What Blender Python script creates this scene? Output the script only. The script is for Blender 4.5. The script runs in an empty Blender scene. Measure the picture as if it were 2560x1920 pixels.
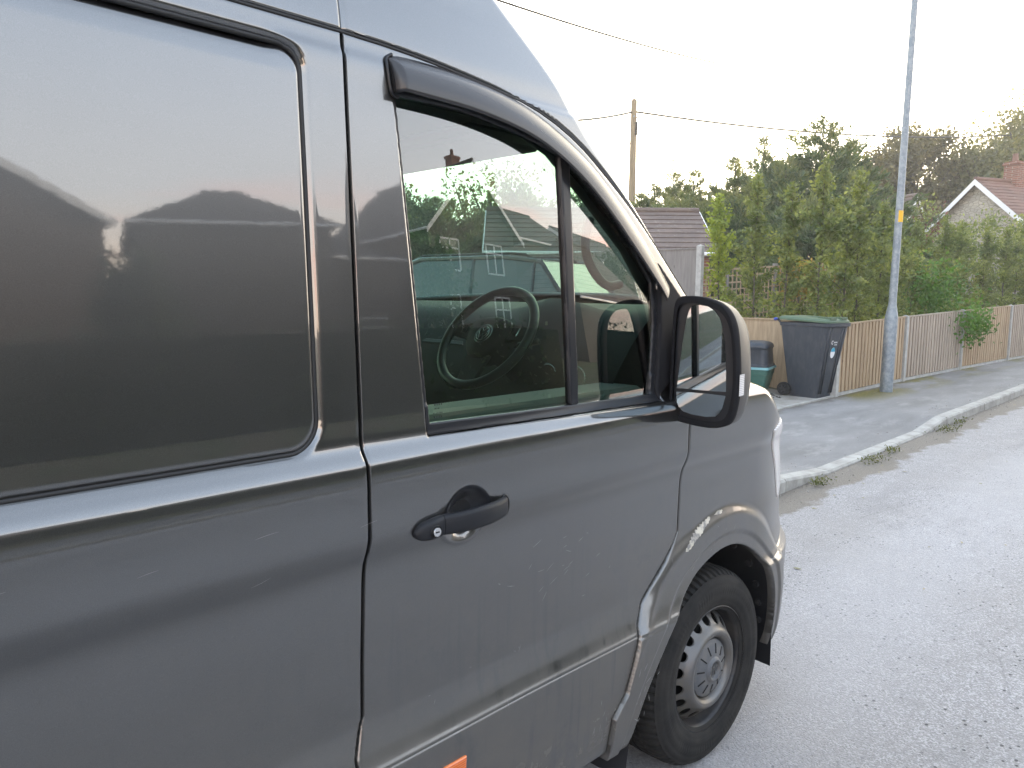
import bpy, math, random
import numpy as np
from mathutils import Vector, Matrix
random.seed(7); rng=np.random.default_rng(7)
R=math.radians
scn=bpy.context.scene
# ---------------------------------------------------------------- camera
YAW,PITCH,ROLL=0.77872042,-0.12124967,0.00666657
CP=Vector((-2.26136572,-2.21865188,1.64293149)); F2560=1880.0
fw=Vector((math.cos(YAW)*math.cos(PITCH),math.sin(YAW)*math.cos(PITCH),math.sin(PITCH)))
rt=Vector((math.sin(YAW),-math.cos(YAW),0)); up=rt.cross(fw)
r2=math.cos(ROLL)*rt+math.sin(ROLL)*up; u2=-math.sin(ROLL)*rt+math.cos(ROLL)*up
cd=bpy.data.cameras.new('camera'); cam=bpy.data.objects.new('camera',cd); scn.collection.objects.link(cam)
cam.matrix_world=Matrix(((r2.x,u2.x,-fw.x,CP.x),(r2.y,u2.y,-fw.y,CP.y),(r2.z,u2.z,-fw.z,CP.z),(0,0,0,1)))
cd.sensor_width=36; cd.lens=36*F2560/2560; cd.clip_start=0.05; cd.clip_end=3000
scn.camera=cam
# ---------------------------------------------------------------- sky, sun, exposure
SUN_AZ,SUN_EL=R(17),R(4.0)
wd=bpy.data.worlds.new('World'); scn.world=wd; wd.use_nodes=True
nt=wd.node_tree; nt.nodes.clear()
def N(nt,t,**k):
    n=nt.nodes.new(t)
    for a,b in k.items(): setattr(n,a,b)
    return n
out=N(nt,'ShaderNodeOutputWorld'); bg=N(nt,'ShaderNodeBackground'); sky=N(nt,'ShaderNodeTexSky',sky_type='NISHITA')
sky.sun_disc=False; sky.sun_elevation=SUN_EL; sky.sun_rotation=math.pi/2-SUN_AZ; sky.altitude=50; sky.air_density=1.0; sky.dust_density=2.0; sky.ozone_density=1.0
tc=N(nt,'ShaderNodeTexCoord'); mp=N(nt,'ShaderNodeMapping'); mp.inputs['Scale'].default_value=(1,1,6)
nz=N(nt,'ShaderNodeTexNoise'); nz.inputs['Scale'].default_value=2.2; nz.inputs['Detail'].default_value=6
nt.links.new(tc.outputs['Generated'],mp.inputs[0]); nt.links.new(mp.outputs[0],nz.inputs['Vector'])
sx=N(nt,'ShaderNodeSeparateXYZ'); nt.links.new(tc.outputs['Generated'],sx.inputs[0])
def mr(src,a,b,c,d):
    m=N(nt,'ShaderNodeMapRange'); m.clamp=True
    for i,v in zip((1,2,3,4),(a,b,c,d)): m.inputs[i].default_value=v
    nt.links.new(src,m.inputs[0]); return m.outputs[0]
def mul(a,b,op='MULTIPLY'):
    m=N(nt,'ShaderNodeMath',operation=op)
    for i,v in enumerate((a,b)):
        if isinstance(v,(int,float)): m.inputs[i].default_value=v
        else: nt.links.new(v,m.inputs[i])
    return m.outputs[0]
def mixc(fac,a,b,bt='MIX'):
    m=N(nt,'ShaderNodeMix',data_type='RGBA',blend_type=bt)
    if isinstance(fac,(int,float)): m.inputs[0].default_value=fac
    else: nt.links.new(fac,m.inputs[0])
    for i,v in ((6,a),(7,b)):
        if isinstance(v,tuple): m.inputs[i].default_value=v
        else: nt.links.new(v,m.inputs[i])
    return m.outputs[2]
# thin high haze whitens the clear sky; pale pink cloud streaks low in the east (behind the camera)
hz=mixc(mr(sx.outputs[2],0.0,0.9,0.75,0.35),sky.outputs[0],(5.6,6.5,8.0,1))
low=mr(sx.outputs[2],0.02,0.42,1.0,0.0)
hz=mixc(mul(low,0.62),hz,(9.6,8.4,6.6,1))
hz=mixc(mul(mr(sx.outputs[2],0.0,0.20,1.0,0.0),mr(sx.outputs[1],-0.2,-0.9,0.0,0.85)),hz,(10.5,7.2,4.4,1))
cl=mul(mr(nz.outputs[0],0.50,0.62,0,0.75),mr(sx.outputs[2],0.13,0.24,1,0))
hz=mixc(cl,hz,(9.0,4.9,3.9,1))
# warm white glow around the low sun
vm=N(nt,'ShaderNodeVectorMath',operation='DOT_PRODUCT'); nt.links.new(tc.outputs['Generated'],vm.inputs[0])
vm.inputs[1].default_value=(math.cos(SUN_AZ)*math.cos(SUN_EL),math.sin(SUN_AZ)*math.cos(SUN_EL),math.sin(SUN_EL))
hz=mixc(mr(vm.outputs['Value'],0.72,1.0,0.0,1.0),hz,(16,14.2,11,1))
nt.links.new(hz,bg.inputs[0]); bg.inputs[1].default_value=0.15
nt.links.new(bg.outputs[0],out.inputs[0])
sd=bpy.data.lights.new('sun','SUN'); sun=bpy.data.objects.new('sun',sd); scn.collection.objects.link(sun)
sd.energy=2.0; sd.angle=R(0.5); sd.color=(1,.82,.6)
sun.rotation_euler=Vector((math.cos(SUN_AZ)*math.cos(SUN_EL),math.sin(SUN_AZ)*math.cos(SUN_EL),math.sin(SUN_EL))).to_track_quat('Z','Y').to_euler()
vs=scn.view_settings; vs.view_transform='Standard'; vs.look='None'; vs.gamma=1; vs.use_curve_mapping=False; vs.exposure=1.92
scn.cycles.max_bounces=10; scn.cycles.transparent_max_bounces=24; scn.cycles.glossy_bounces=5; scn.cycles.transmission_bounces=6; scn.cycles.diffuse_bounces=3
scn.cycles.caustics_reflective=False; scn.cycles.caustics_refractive=False

# ---------------------------------------------------------------- helpers
def col3(c): return (c[0],c[1],c[2],1) if len(c)==3 else c
class M:
    """small node-material builder"""
    def __init__(s,name,base=(.5,.5,.5),rough=.6,metal=0,spec=.5,coat=0,coatr=.03):
        s.m=bpy.data.materials.new(name); s.m.use_nodes=True; s.t=s.m.node_tree; s.b=s.t.nodes['Principled BSDF']
        s.b.inputs['Base Color'].default_value=col3(base); s.b.inputs['Roughness'].default_value=rough; s.b.inputs['Metallic'].default_value=metal
        s.b.inputs['Specular IOR Level'].default_value=spec; s.b.inputs['Coat Weight'].default_value=coat; s.b.inputs['Coat Roughness'].default_value=coatr
        s.tc=s.t.nodes.new('ShaderNodeTexCoord')
    def link(s,a,b): s.t.links.new(a,b)
    def noise(s,scale=5,detail=4,rough=.6,stretch=None,geo=False,dist=0):
        n=s.t.nodes.new('ShaderNodeTexNoise'); n.inputs['Scale'].default_value=scale; n.inputs['Detail'].default_value=detail; n.inputs['Roughness'].default_value=rough; n.inputs['Distortion'].default_value=dist
        s.link(s.coord(stretch),n.inputs['Vector']); return n.outputs[0]
    def coord(s,stretch=None):
        if stretch is None: return s.tc.outputs['Object']
        mp=s.t.nodes.new('ShaderNodeMapping'); mp.inputs['Scale'].default_value=stretch; s.link(s.tc.outputs['Object'],mp.inputs[0]); return mp.outputs[0]
    def vor(s,scale=20,stretch=None,feature='F1',out='Distance'):
        n=s.t.nodes.new('ShaderNodeTexVoronoi'); n.feature=feature; n.inputs['Scale'].default_value=scale; s.link(s.coord(stretch),n.inputs['Vector']); return n.outputs[out]
    def wave(s,scale=5,stretch=None,axis='X',dist=0,prof='SIN'):
        n=s.t.nodes.new('ShaderNodeTexWave'); n.bands_direction=axis; n.wave_profile=prof; n.inputs['Scale'].default_value=scale; n.inputs['Distortion'].default_value=dist; s.link(s.coord(stretch),n.inputs['Vector']); return n.outputs['Fac']
    def z(s,i=2):
        n=s.t.nodes.new('ShaderNodeSeparateXYZ'); s.link(s.tc.outputs['Object'],n.inputs[0]); return n.outputs[i]
    def mr(s,src,a,b,c=0,d=1):
        m=s.t.nodes.new('ShaderNodeMapRange'); m.clamp=True
        for i,v in zip((1,2,3,4),(a,b,c,d)): m.inputs[i].default_value=v
        s.link(src,m.inputs[0]); return m.outputs[0]
    def math(s,a,b,op='MULTIPLY'):
        m=s.t.nodes.new('ShaderNodeMath'); m.operation=op
        for i,v in enumerate((a,b)):
            if isinstance(v,(int,float)): m.inputs[i].default_value=v
            else: s.link(v,m.inputs[i])
        return m.outputs[0]
    def mix(s,fac,a,b,bt='MIX'):
        m=s.t.nodes.new('ShaderNodeMix'); m.data_type='RGBA'; m.blend_type=bt
        if isinstance(fac,(int,float)): m.inputs[0].default_value=fac
        else: s.link(fac,m.inputs[0])
        for i,v in ((6,a),(7,b)):
            if isinstance(v,tuple): m.inputs[i].default_value=col3(v)
            else: s.link(v,m.inputs[i])
        return m.outputs[2]
    def base(s,c): s.link(c,s.b.inputs['Base Color']); return s
    def rough(s,c): s.link(c,s.b.inputs['Roughness']); return s
    def bump(s,h,st=.3,dist=.01,inp='Normal'):
        b=s.t.nodes.new('ShaderNodeBump'); b.inputs['Strength'].default_value=st; b.inputs['Distance'].default_value=dist; s.link(h,b.inputs['Height']); s.link(b.outputs[0],s.b.inputs[inp]); return s
    def rnd(s):
        g=s.t.nodes.new('ShaderNodeNewGeometry'); return g.outputs['Random Per Island']

def tag(o,label,cat,group=None,kind=None):
    if label: o['label']=label
    if cat: o['category']=cat
    if group: o['group']=group
    if kind: o['kind']=kind
    return o
def thing(name,loc,label,cat,group=None):
    o=bpy.data.objects.new(name,None); o.empty_display_size=.1; scn.collection.objects.link(o); o.location=loc; tag(o,label,cat,group); return o
def wloc(o):
    v=Vector((0,0,0))
    while o: v=v+o.location; o=o.parent
    return v
def mesh(name,V,Fs,mat,parent=None,smooth=True,loc=None,label=None):
    """V in world coordinates; a child is shifted so that it sits right under its parent"""
    V=np.asarray(V,float).reshape(-1,3); me=bpy.data.meshes.new(name)
    off=np.array(wloc(parent)) if parent else (np.array(loc) if loc is not None else np.zeros(3))
    if isinstance(Fs,np.ndarray):
        n,k=Fs.shape; me.vertices.add(len(V)); me.vertices.foreach_set('co',(V-off).astype(np.float32).ravel())
        me.loops.add(n*k); me.loops.foreach_set('vertex_index',Fs.astype(np.int32).ravel())
        me.polygons.add(n); me.polygons.foreach_set('loop_start',np.arange(0,n*k,k,dtype=np.int32)); me.polygons.foreach_set('loop_total',np.full(n,k,np.int32))
        me.update(calc_edges=True)
    else:
        me.from_pydata((V-off).tolist(),[],[list(map(int,f)) for f in Fs]); me.update()
    me.validate()
    if smooth: me.shade_smooth()
    ms=mat if isinstance(mat,(list,tuple)) else [mat]
    for m in ms: me.materials.append(m.m if isinstance(m,M) else m)
    o=bpy.data.objects.new(name,me); scn.collection.objects.link(o)
    if parent: o.parent=parent
    elif loc is not None: o.location=loc
    if label: o['label']=label
    return o
def autosmooth(o,deg=35):
    me=o.data; me.shade_smooth()
    try: me.set_sharp_from_angle(angle=R(deg))
    except Exception: pass
    return o
class MB:
    """collects shapes into one mesh"""
    def __init__(s): s.V=[];s.F=[]
    def add(s,V,Fs):
        o=len(s.V); s.V+=[tuple(map(float,v)) for v in V]; s.F+=[[int(i)+o for i in f] for f in Fs]; return s
    def box(s,a,b,bev=0):
        x0,y0,z0=a;x1,y1,z1=b
        if bev:
            e=bev; P=[]
            for (z,i) in ((z0,e),(z0+e,0),(z1-e,0),(z1,e)):
                P+=[(x0+i+ (e if 0 else 0),y0+i,z),(x1-i,y0+i,z),(x1-i,y1-i,z),(x0+i,y1-i,z)]
            Fs=[(3,2,1,0),(12,13,14,15)]
            for k in range(3):
                for j in range(4): Fs.append((k*4+j,k*4+(j+1)%4,k*4+4+(j+1)%4,k*4+4+j))
            return s.add(P,Fs)
        P=[(x0,y0,z0),(x1,y0,z0),(x1,y1,z0),(x0,y1,z0),(x0,y0,z1),(x1,y0,z1),(x1,y1,z1),(x0,y1,z1)]
        return s.add(P,[(3,2,1,0),(4,5,6,7),(0,1,5,4),(1,2,6,5),(2,3,7,6),(3,0,4,7)])
    def obox(s,c,ux,uy,uz):
        c=np.array(c,float);ux=np.array(ux,float);uy=np.array(uy,float);uz=np.array(uz,float)
        P=[c+a*ux+b*uy+d*uz for d in (-1,1) for a,b in ((-1,-1),(1,-1),(1,1),(-1,1))]
        return s.add(P,[(3,2,1,0),(4,5,6,7),(0,1,5,4),(1,2,6,5),(2,3,7,6),(3,0,4,7)])
    def tube(s,pts,r,n=8,cap=True,closed=False):
        pts=[np.array(p,float) for p in pts]; m=len(pts); rs=r if hasattr(r,'__len__') else [r]*m
        V=[];prev=None
        for i,p in enumerate(pts):
            if closed: t=pts[(i+1)%m]-pts[i-1]
            else: t=pts[min(i+1,m-1)]-pts[max(i-1,0)]
            t=t/(np.linalg.norm(t)+1e-12)
            if prev is None:
                a=np.array([0,0,1.]) if abs(t[2])<.9 else np.array([1.,0,0])
            else: a=prev
            u=a-t*(a@t); u/=np.linalg.norm(u)+1e-12; w=np.cross(t,u); prev=u
            for k in range(n):
                an=2*math.pi*k/n; V.append(p+rs[i]*(math.cos(an)*u+math.sin(an)*w))
        Fs=[]
        for i in range(m if closed else m-1):
            j=(i+1)%m
            for k in range(n): Fs.append((i*n+k,i*n+(k+1)%n,j*n+(k+1)%n,j*n+k))
        if cap and not closed: Fs+= [tuple(range(n))[::-1],tuple((m-1)*n+k for k in range(n))]
        return s.add(V,Fs)
    def rev(s,prof,c,ax='z',n=24,a0=0,a1=2*math.pi,closed=True):
        """prof: (r,h) ; ax: axis of revolution"""
        V=[];k=n if closed else n+1
        for i in range(k):
            an=a0+(a1-a0)*i/n; ca,sa=math.cos(an),math.sin(an)
            for r,h in prof:
                if ax=='z': v=(c[0]+r*ca,c[1]+r*sa,c[2]+h)
                elif ax=='y': v=(c[0]+r*ca,c[1]+h,c[2]+r*sa)
                else: v=(c[0]+h,c[1]+r*ca,c[2]+r*sa)
                V.append(v)
        m=len(prof);Fs=[]
        for i in range(n):
            j=(i+1)%k
            for q in range(m-1): Fs.append((i*m+q,j*m+q,j*m+q+1,i*m+q+1))
        return s.add(V,Fs)
    def prism(s,poly,f0,f1):
        """poly 2d points; f0,f1 map (u,v)->xyz for both caps"""
        n=len(poly); V=[f0(*p) for p in poly]+[f1(*p) for p in poly]
        Fs=[tuple(range(n))[::-1],tuple(range(n,2*n))]+[(i,(i+1)%n,n+(i+1)%n,n+i) for i in range(n)]
        return s.add(V,Fs)
    def build(s,name,mat,parent=None,smooth=False,loc=None,auto=None,label=None):
        o=mesh(name,s.V,s.F,mat,parent,smooth,loc,label)
        if auto: autosmooth(o,auto)
        return o
def copy_tree(o,parent=None,first=True):
    c=o.copy(); scn.collection.objects.link(c)
    if not first: c.parent=parent
    for ch in o.children: copy_tree(ch,c,False)
    return c
def polysdf(px,pz,poly):
    P=np.array(poly,float);n=len(P); d=np.full(px.shape,1e9); s=np.zeros(px.shape,bool)
    for i in range(n):
        a=P[i];b=P[(i+1)%n];ex,ez=b-a; wx=px-a[0];wz=pz-a[1]
        t=np.clip((wx*ex+wz*ez)/(ex*ex+ez*ez+1e-18),0,1)
        d=np.minimum(d,(wx-t*ex)**2+(wz-t*ez)**2)
        c=((a[1]>pz)!=(b[1]>pz)); 
        with np.errstate(divide='ignore',invalid='ignore'):
            s^= c&(px<(b[0]-a[0])*(pz-a[1])/(b[1]-a[1]+1e-18)+a[0])
    d=np.sqrt(d); return np.where(s,-d,d)
def linedist(px,pz,pts):
    d=np.full(np.shape(px),1e9)
    for a,b in zip(pts[:-1],pts[1:]):
        ex,ez=b[0]-a[0],b[1]-a[1];wx=px-a[0];wz=pz-a[1];t=np.clip((wx*ex+wz*ez)/(ex*ex+ez*ez+1e-18),0,1)
        d=np.minimum(d,np.hypot(wx-t*ex,wz-t*ez))
    return d
def chaikin(p,k=2,closed=False):
    p=[tuple(q) for q in p]
    for _ in range(k):
        q=[] if closed else [p[0]]; n=len(p)
        for i in range(n if closed else n-1):
            a=p[i];b=p[(i+1)%n]
            q.append(tuple(.75*u+.25*v for u,v in zip(a,b))); q.append(tuple(.25*u+.75*v for u,v in zip(a,b)))
        if not closed: q.append(p[-1])
        p=q
    return p
def clipgrid(us,vs,dfun):
    """structured grid clipped to dfun<=0; returns (uv points, quads ndarray, extra faces, boundary segments)"""
    U,Vv=np.meshgrid(us,vs,indexing='ij'); D=dfun(U,Vv); nu,nv=U.shape
    ins=D<=0; idx=np.arange(nu*nv).reshape(nu,nv)
    c=ins[:-1,:-1].astype(int)+ins[1:,:-1]+ins[1:,1:]+ins[:-1,1:]
    full=c==4; a=idx[:-1,:-1][full];b=idx[1:,:-1][full];cc=idx[1:,1:][full];d=idx[:-1,1:][full]
    quads=np.stack([a,b,cc,d],1)
    pts=[];cache={};faces=[];bd=[]
    def ev(p,q):
        key=(min(p,q),max(p,q))
        if key not in cache:
            dp,dq=D.flat[key[0]],D.flat[key[1]]; t=dp/(dp-dq); t=min(max(t,.02),.98)
            cache[key]=nu*nv+len(pts)
            pts.append((U.flat[key[0]]*(1-t)+U.flat[key[1]]*t,Vv.flat[key[0]]*(1-t)+Vv.flat[key[1]]*t))
        return cache[key]
    mi,mj=np.where((c>0)&(c<4))
    for i,j in zip(mi,mj):
        q=[idx[i,j],idx[i+1,j],idx[i+1,j+1],idx[i,j+1]]; poly=[];cr=[]
        for k in range(4):
            p0,p1=q[k],q[(k+1)%4]; i0,i1=ins.flat[p0],ins.flat[p1]
            if i0: poly.append(p0)
            if i0!=i1: e=ev(p0,p1); poly.append(e); cr.append(e)
        if len(poly)>=3: faces.append(poly)
        if len(cr)==2:
            ka=poly.index(cr[0]);kb=poly.index(cr[1])
            if (ka+1)%len(poly)==kb: bd.append((cr[0],cr[1]))
            elif (kb+1)%len(poly)==ka: bd.append((cr[1],cr[0]))
    uv=np.concatenate([np.stack([U.ravel(),Vv.ravel()],1),np.array(pts).reshape(-1,2)])
    used=np.zeros(len(uv),bool); used[quads.ravel()]=True
    for f in faces: used[f]=True
    mp=np.full(len(uv),-1); mp[used]=np.arange(used.sum())
    return uv[used],mp[quads],[[mp[k] for k in f] for f in faces],[(mp[a],mp[b]) for a,b in bd]
def sheet(name,us,vs,dfun,wfun,mat,parent,hem=.004,flange=.02,sgn=-1,label=None,auto=None):
    """body panel: heightfield y=sgn*w(x,z) clipped to dfun<=0 with a hemmed rim and an inward flange"""
    uv,qd,fc,bd=clipgrid(us,vs,dfun)
    x,z=uv[:,0],uv[:,1]; w=wfun(x,z)
    if hem>0:
        d=np.minimum(dfun(x,z),0); t=np.clip(hem+d,0,hem); w=w-(hem-np.sqrt(np.maximum(hem**2-t**2,0)))
    V=np.stack([x,sgn*w,z],1); n=len(V)
    faces=[list(q) for q in qd]+fc
    if flange>0:
        m={};ex=[]
        for a,b in bd:
            for k in (a,b):
                if k not in m: m[k]=n+len(ex); ex.append((V[k,0],sgn*(w[k]-flange),V[k,2]))
            faces.append([b,a,m[a],m[b]])
        if ex: V=np.concatenate([V,np.array(ex)])
    if sgn>0: faces=[f[::-1] for f in faces]
    faces=[f[::1] for f in faces]
    o=mesh(name,V,faces,mat,parent,True,label=label)
    autosmooth(o,auto or 50); return o
def lin(a,b,h): return np.linspace(a,b,max(2,int(round((b-a)/h))+1))
def grid1(segs):
    out=[]
    for a,b,h in segs: out+=list(lin(a,b,h)[:-1])
    out.append(segs[-1][1]); return np.array(out)
def pchip(x,xp,yp):
    xp=np.array(xp,float);yp=np.array(yp,float);h=np.diff(xp);d=np.diff(yp)/h
    m=np.zeros(len(xp))
    for i in range(1,len(xp)-1):
        if d[i-1]*d[i]>0:
            w1=2*h[i]+h[i-1];w2=h[i]+2*h[i-1]; m[i]=(w1+w2)/(w1/d[i-1]+w2/d[i])
    m[0]=d[0];m[-1]=d[-1]
    x=np.clip(x,xp[0],xp[-1]); i=np.clip(np.searchsorted(xp,x,side='right')-1,0,len(xp)-2)
    t=(x-xp[i])/h[i]
    return (2*t**3-3*t**2+1)*yp[i]+(t**3-2*t**2+t)*h[i]*m[i]+(-2*t**3+3*t**2)*yp[i+1]+(t**3-t**2)*h[i]*m[i+1]
PROF=[(0.25,.950),(0.34,.978),(0.45,.990),(0.58,.997),(0.632,.998),(0.641,.9972),(0.652,.991),(0.70,.976),(0.75,.968),(0.86,.970),(1.00,.977),(1.06,.980),(1.095,.985),(1.127,.998),(1.150,1.005),(1.160,1.0065),(1.25,1.0065),(1.300,1.004),(1.311,1.000),(1.335,.984),(1.350,.9805),(1.40,.979),(1.70,.967),(2.04,.951),(2.088,.9485),(2.101,.9425),(2.14,.940),(2.3,.908),(2.45,.880),(2.62,.845)]
_z=np.linspace(.25,2.62,1600); _w=pchip(_z,*zip(*PROF))
_k=np.exp(-.5*(np.arange(-12,13)*(_z[1]-_z[0])/.0035)**2);_k/=_k.sum()
_w=np.convolve(np.pad(_w,12,mode='edge'),_k,'valid')
def sm(a,b,x):
    t=np.clip((x-a)/(b-a),0,1); return t*t*(3-2*t)
def W(x,z):
    w=np.interp(z,_z,_w)
    t=np.clip((x+1.35)/1.3,0,1.3)
    w=w-0.080*t**2*(.50*sm(1.296,1.352,z)+.50*np.clip((z-1.33)/.75,0,1.2))
    return w

# ================================================================ materials
def mat_paint(name,base=(.100,.101,.102),dusty=1.0):
    m=M(name,base,.27,1.0,.5,1.0,.025)
    n1=m.noise(3.0,3); n2=m.noise(900,1)
    c=m.mix(m.mr(n2,.35,.7,0,.5),tuple(b*.85 for b in base),tuple(b*1.35 for b in base))
    zz=m.z(2)
    # road film: thicker low down, wiped by rain into vertical runs
    film=m.math(m.mr(zz,.45,1.15,1.0,.14),m.mr(m.noise(2.2,7,.72,(1,1,1.5)),.32,.68,.40,1))
    runs=m.mr(m.noise(1.0,3,.6,(34,34,1.6)),.52,.68,0,1)
    runs=m.math(runs,m.mr(m.noise(1.6,2,.5),.40,.55,0,1)); runs=m.math(runs,m.mr(zz,1.05,.9,0,.62))
    film=m.math(film,m.math(1.0,runs,'SUBTRACT'))
    arch=m.math(m.mr(m.z(0),-.68,-.50,0,.55),m.mr(zz,1.0,.88,0,1)); film=m.math(film,m.math(arch,m.mr(m.noise(9,5,.7),.3,.6,.5,1)),'MAXIMUM')
    wipe=m.mr(m.noise(3.2,5,.7,(1.2,1.2,1),dist=.6),.58,.66,0,.55)
    film=m.math(m.math(film,m.math(1.0,m.math(wipe,m.mr(zz,1.0,.85,0,1)),'SUBTRACT')),dusty)
    c=m.mix(m.math(film,.66),c,(.135,.117,.094)); m.base(c)
    m.link(m.mr(film,0,1,1.0,.30),m.b.inputs['Metallic']); m.link(m.mr(film,0,.8,.27,.50),m.b.inputs['Roughness']); 
    m.link(m.mr(film,0,1,1.0,.25),m.b.inputs['Coat Weight']); m.link(m.mr(film,.1,1,.03,.32),m.b.inputs['Coat Roughness'])
    m.b.inputs['Coat IOR'].default_value=2.1; h=m.noise(70,2,.5); m.bump(h,.010,.002,'Coat Normal'); return m
PAINT=mat_paint('grey_paint'); 
PLAST=M('black_plastic',(.016,.017,.020),.48,0,.25); PLAST.bump(PLAST.noise(600,2),.15,.0006)
SHELLP=M('grained_grey_plastic',(.055,.052,.050),.45,0,.4)
MATTP=M('matt_black_plastic',(.014,.014,.016),.7,0,.12)
SATIN=M('satin_black_trim',(.016,.017,.020),.3,0,.35)
RUBBER=M('rubber_seal',(.012,.012,.013),.55)
DARK=M('dark_cavity',(.006,.006,.007),.9)
SMOKE=M('smoked_acrylic',(.030,.029,.031),.24,0,.5)
TYRE=M('tyre_rubber',(.03,.029,.028),.8,0,.2)
TYRE.base(TYRE.mix(TYRE.mr(TYRE.noise(9,6,.7),.35,.75,0,.8),(.014,.014,.014),(.042,.038,.034))); TYRE.bump(TYRE.noise(120,3),.3,.001)
STEEL=M('wheel_steel',(.22,.22,.225),.42,.55)
STEEL.base(STEEL.mix(STEEL.mr(STEEL.noise(7,6,.7),.35,.7,0,.85),(.13,.134,.142),(.165,.14,.105)))
RIMDARK=M('wheel_barrel',(.035,.036,.04),.45,.3); RIMDARK.base(RIMDARK.mix(RIMDARK.mr(RIMDARK.noise(12,5),.4,.8,0,.6),(.03,.031,.035),(.13,.11,.09)))
CAP=M('hub_cap_plastic',(.10,.102,.108),.5); CAP.base(CAP.mix(CAP.mr(CAP.noise(20,5),.4,.75,0,.6),(.09,.093,.10),(.19,.17,.14)))
CHROME=M('chrome',(.75,.75,.75),.15,1)
MIRROR=M('mirror_silver',(.27,.31,.33),.015,1)
CLEAR=M('clear_lens',(.85,.85,.85),.08,0,.8); CLEAR.base(CLEAR.mix(CLEAR.wave(60,None,'Z'),(.78,.76,.74),(.45,.42,.40)))
ORANGE=M('orange_lens',(.75,.16,.02),.2,0,.6,1.0); ORANGE.base(ORANGE.mix(ORANGE.wave(55,None,'Z'),(.80,.20,.03),(.5,.08,.01)))
CABGREY=M('cab_trim_grey',(.20,.215,.22),.6); CABBLACK=M('cab_trim_black',(.012,.013,.014),.6,0,.25); CABBLACK.bump(CABBLACK.noise(300,2),.2,.0006)
FABRIC=M('seat_fabric',(.035,.036,.04),.95)
def mat_glass(name,tint=(.50,.68,.58),f0=.05,rf=1.0):
    m=bpy.data.materials.new(name); m.use_nodes=True; t=m.node_tree; t.nodes.clear()
    o=t.nodes.new('ShaderNodeOutputMaterial'); mx=t.nodes.new('ShaderNodeMixShader'); tr=t.nodes.new('ShaderNodeBsdfTransparent'); gl=t.nodes.new('ShaderNodeBsdfGlossy')
    tr.inputs[0].default_value=col3(tint); gl.inputs['Roughness'].default_value=0.0; gl.inputs[0].default_value=(rf,rf,rf,1)
    fr=t.nodes.new('ShaderNodeFresnel'); fr.inputs['IOR'].default_value=1.52
    m2=t.nodes.new('ShaderNodeMath'); m2.operation='MULTIPLY_ADD'; m2.inputs[1].default_value=2.7; m2.inputs[2].default_value=.03; m2.use_clamp=True
    t.links.new(fr.outputs[0],m2.inputs[0]); t.links.new(m2.outputs[0],mx.inputs[0]); t.links.new(tr.outputs[0],mx.inputs[1]); t.links.new(gl.outputs[0],mx.inputs[2]); t.links.new(mx.outputs[0],o.inputs[0])
    return m
GLASS=mat_glass('side_glass'); WSGLASS=mat_glass('windscreen_glass',(.70,.84,.80))

# ================================================================ VAN
van=thing('panel_van',(0,0,0),'dark grey high-roof panel van with dirty lower doors, parked in front of the camera','van')
BL=[(-1.455,.25),(-1.455,.68),(-1.430,.76),(-1.430,2.131)]                                  # rear edge of the driver door
DRIP=chaikin([(-1.430,2.131),(-1.307,2.128),(-1.174,2.119),(-.975,2.099),(-.842,2.072),(-.721,2.028),(-.620,1.973),(-.507,1.904),(-.380,1.815),(-.266,1.724),(-.150,1.630)],1)
FG=[(-.150,1.630),(-.185,1.52),(-.235,1.43),(-.252,1.30),(-.252,.90),(-.27,.868),(-.33,.815),(-.45,.722),(-.486,.665),(-.496,.635),(-.505,.60),(-.545,.48),(-.60,.42),(-.605,.25)]
E_=[(-4.75,2.60),(-1.9,2.598),(-1.5,2.575),(-1.25,2.51),(-1.1,2.43),(-.96,2.322),(-.882,2.261),(-.791,2.186),(-.726,2.118),(-.665,2.060),(-.545,1.975),(-.38,1.85),(-.141,1.634),(-.04,1.545),(.08,1.470),(.2,1.395),(.33,1.305),(.45,1.20),(.55,1.09),(.64,.97),(.72,.84),(.765,.70),(.79,.66),(.80,.45),(.77,.25)]
E_=chaikin(E_,2)
WIN=[(-1.251,1.363),(-1.308,2.035),(-1.132,2.038),(-.987,2.022),(-.880,2.005),(-.792,1.984),(-.715,1.948),(-.644,1.904),(-.550,1.840),(-.459,1.766),(-.367,1.675),(-.361,1.552),(-.396,1.345)]
HOLE=[(-1.262,1.336),(-1.320,2.060),(-1.132,2.062),(-.980,2.045),(-.860,2.020),(-.765,1.985),(-.66,1.922),(-.55,1.846),(-.43,1.750),(-.338,1.672),(-.336,1.56),(-.360,1.322)]
ARCH=chaikin([(-.515,.20),(-.485,.36),(-.43,.47),(-.335,.60),(-.225,.70),(-.085,.762),(.06,.785),(.20,.748),(.31,.665),(.39,.55),(.43,.42),(.435,.20)],2)
PANEL=[]
for cx,cz,r,a0 in ((-1.568,2.036,.046,0),(-4.30,2.036,.046,90),(-4.30,1.402,.06,180),(-1.582,1.402,.060,270)):
    for k in range(7): a=R(a0+15*k); PANEL.append((cx+r*math.cos(a),cz+r*math.sin(a)))
def Wv(x,z):
    w=W(x,z)
    w=w+.012*sm(-1.05,-.35,x)*(1-sm(.72,1.06,z))
    n=np.maximum(x-.25,0); w=w-.56*n**2
    w=w+.007*sm(.18,.45,x)*(1-sm(.640,.690,z))                         # bumper stands proud
    return w
def shoulder(x,z,Rr):
    d=linedist(x,z,E_); t=np.clip(Rr-d,0,Rr); return Rr-np.sqrt(np.maximum(Rr**2-t**2,0))
def gauss(d,s): return np.exp(-.5*(d/s)**2)
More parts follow.
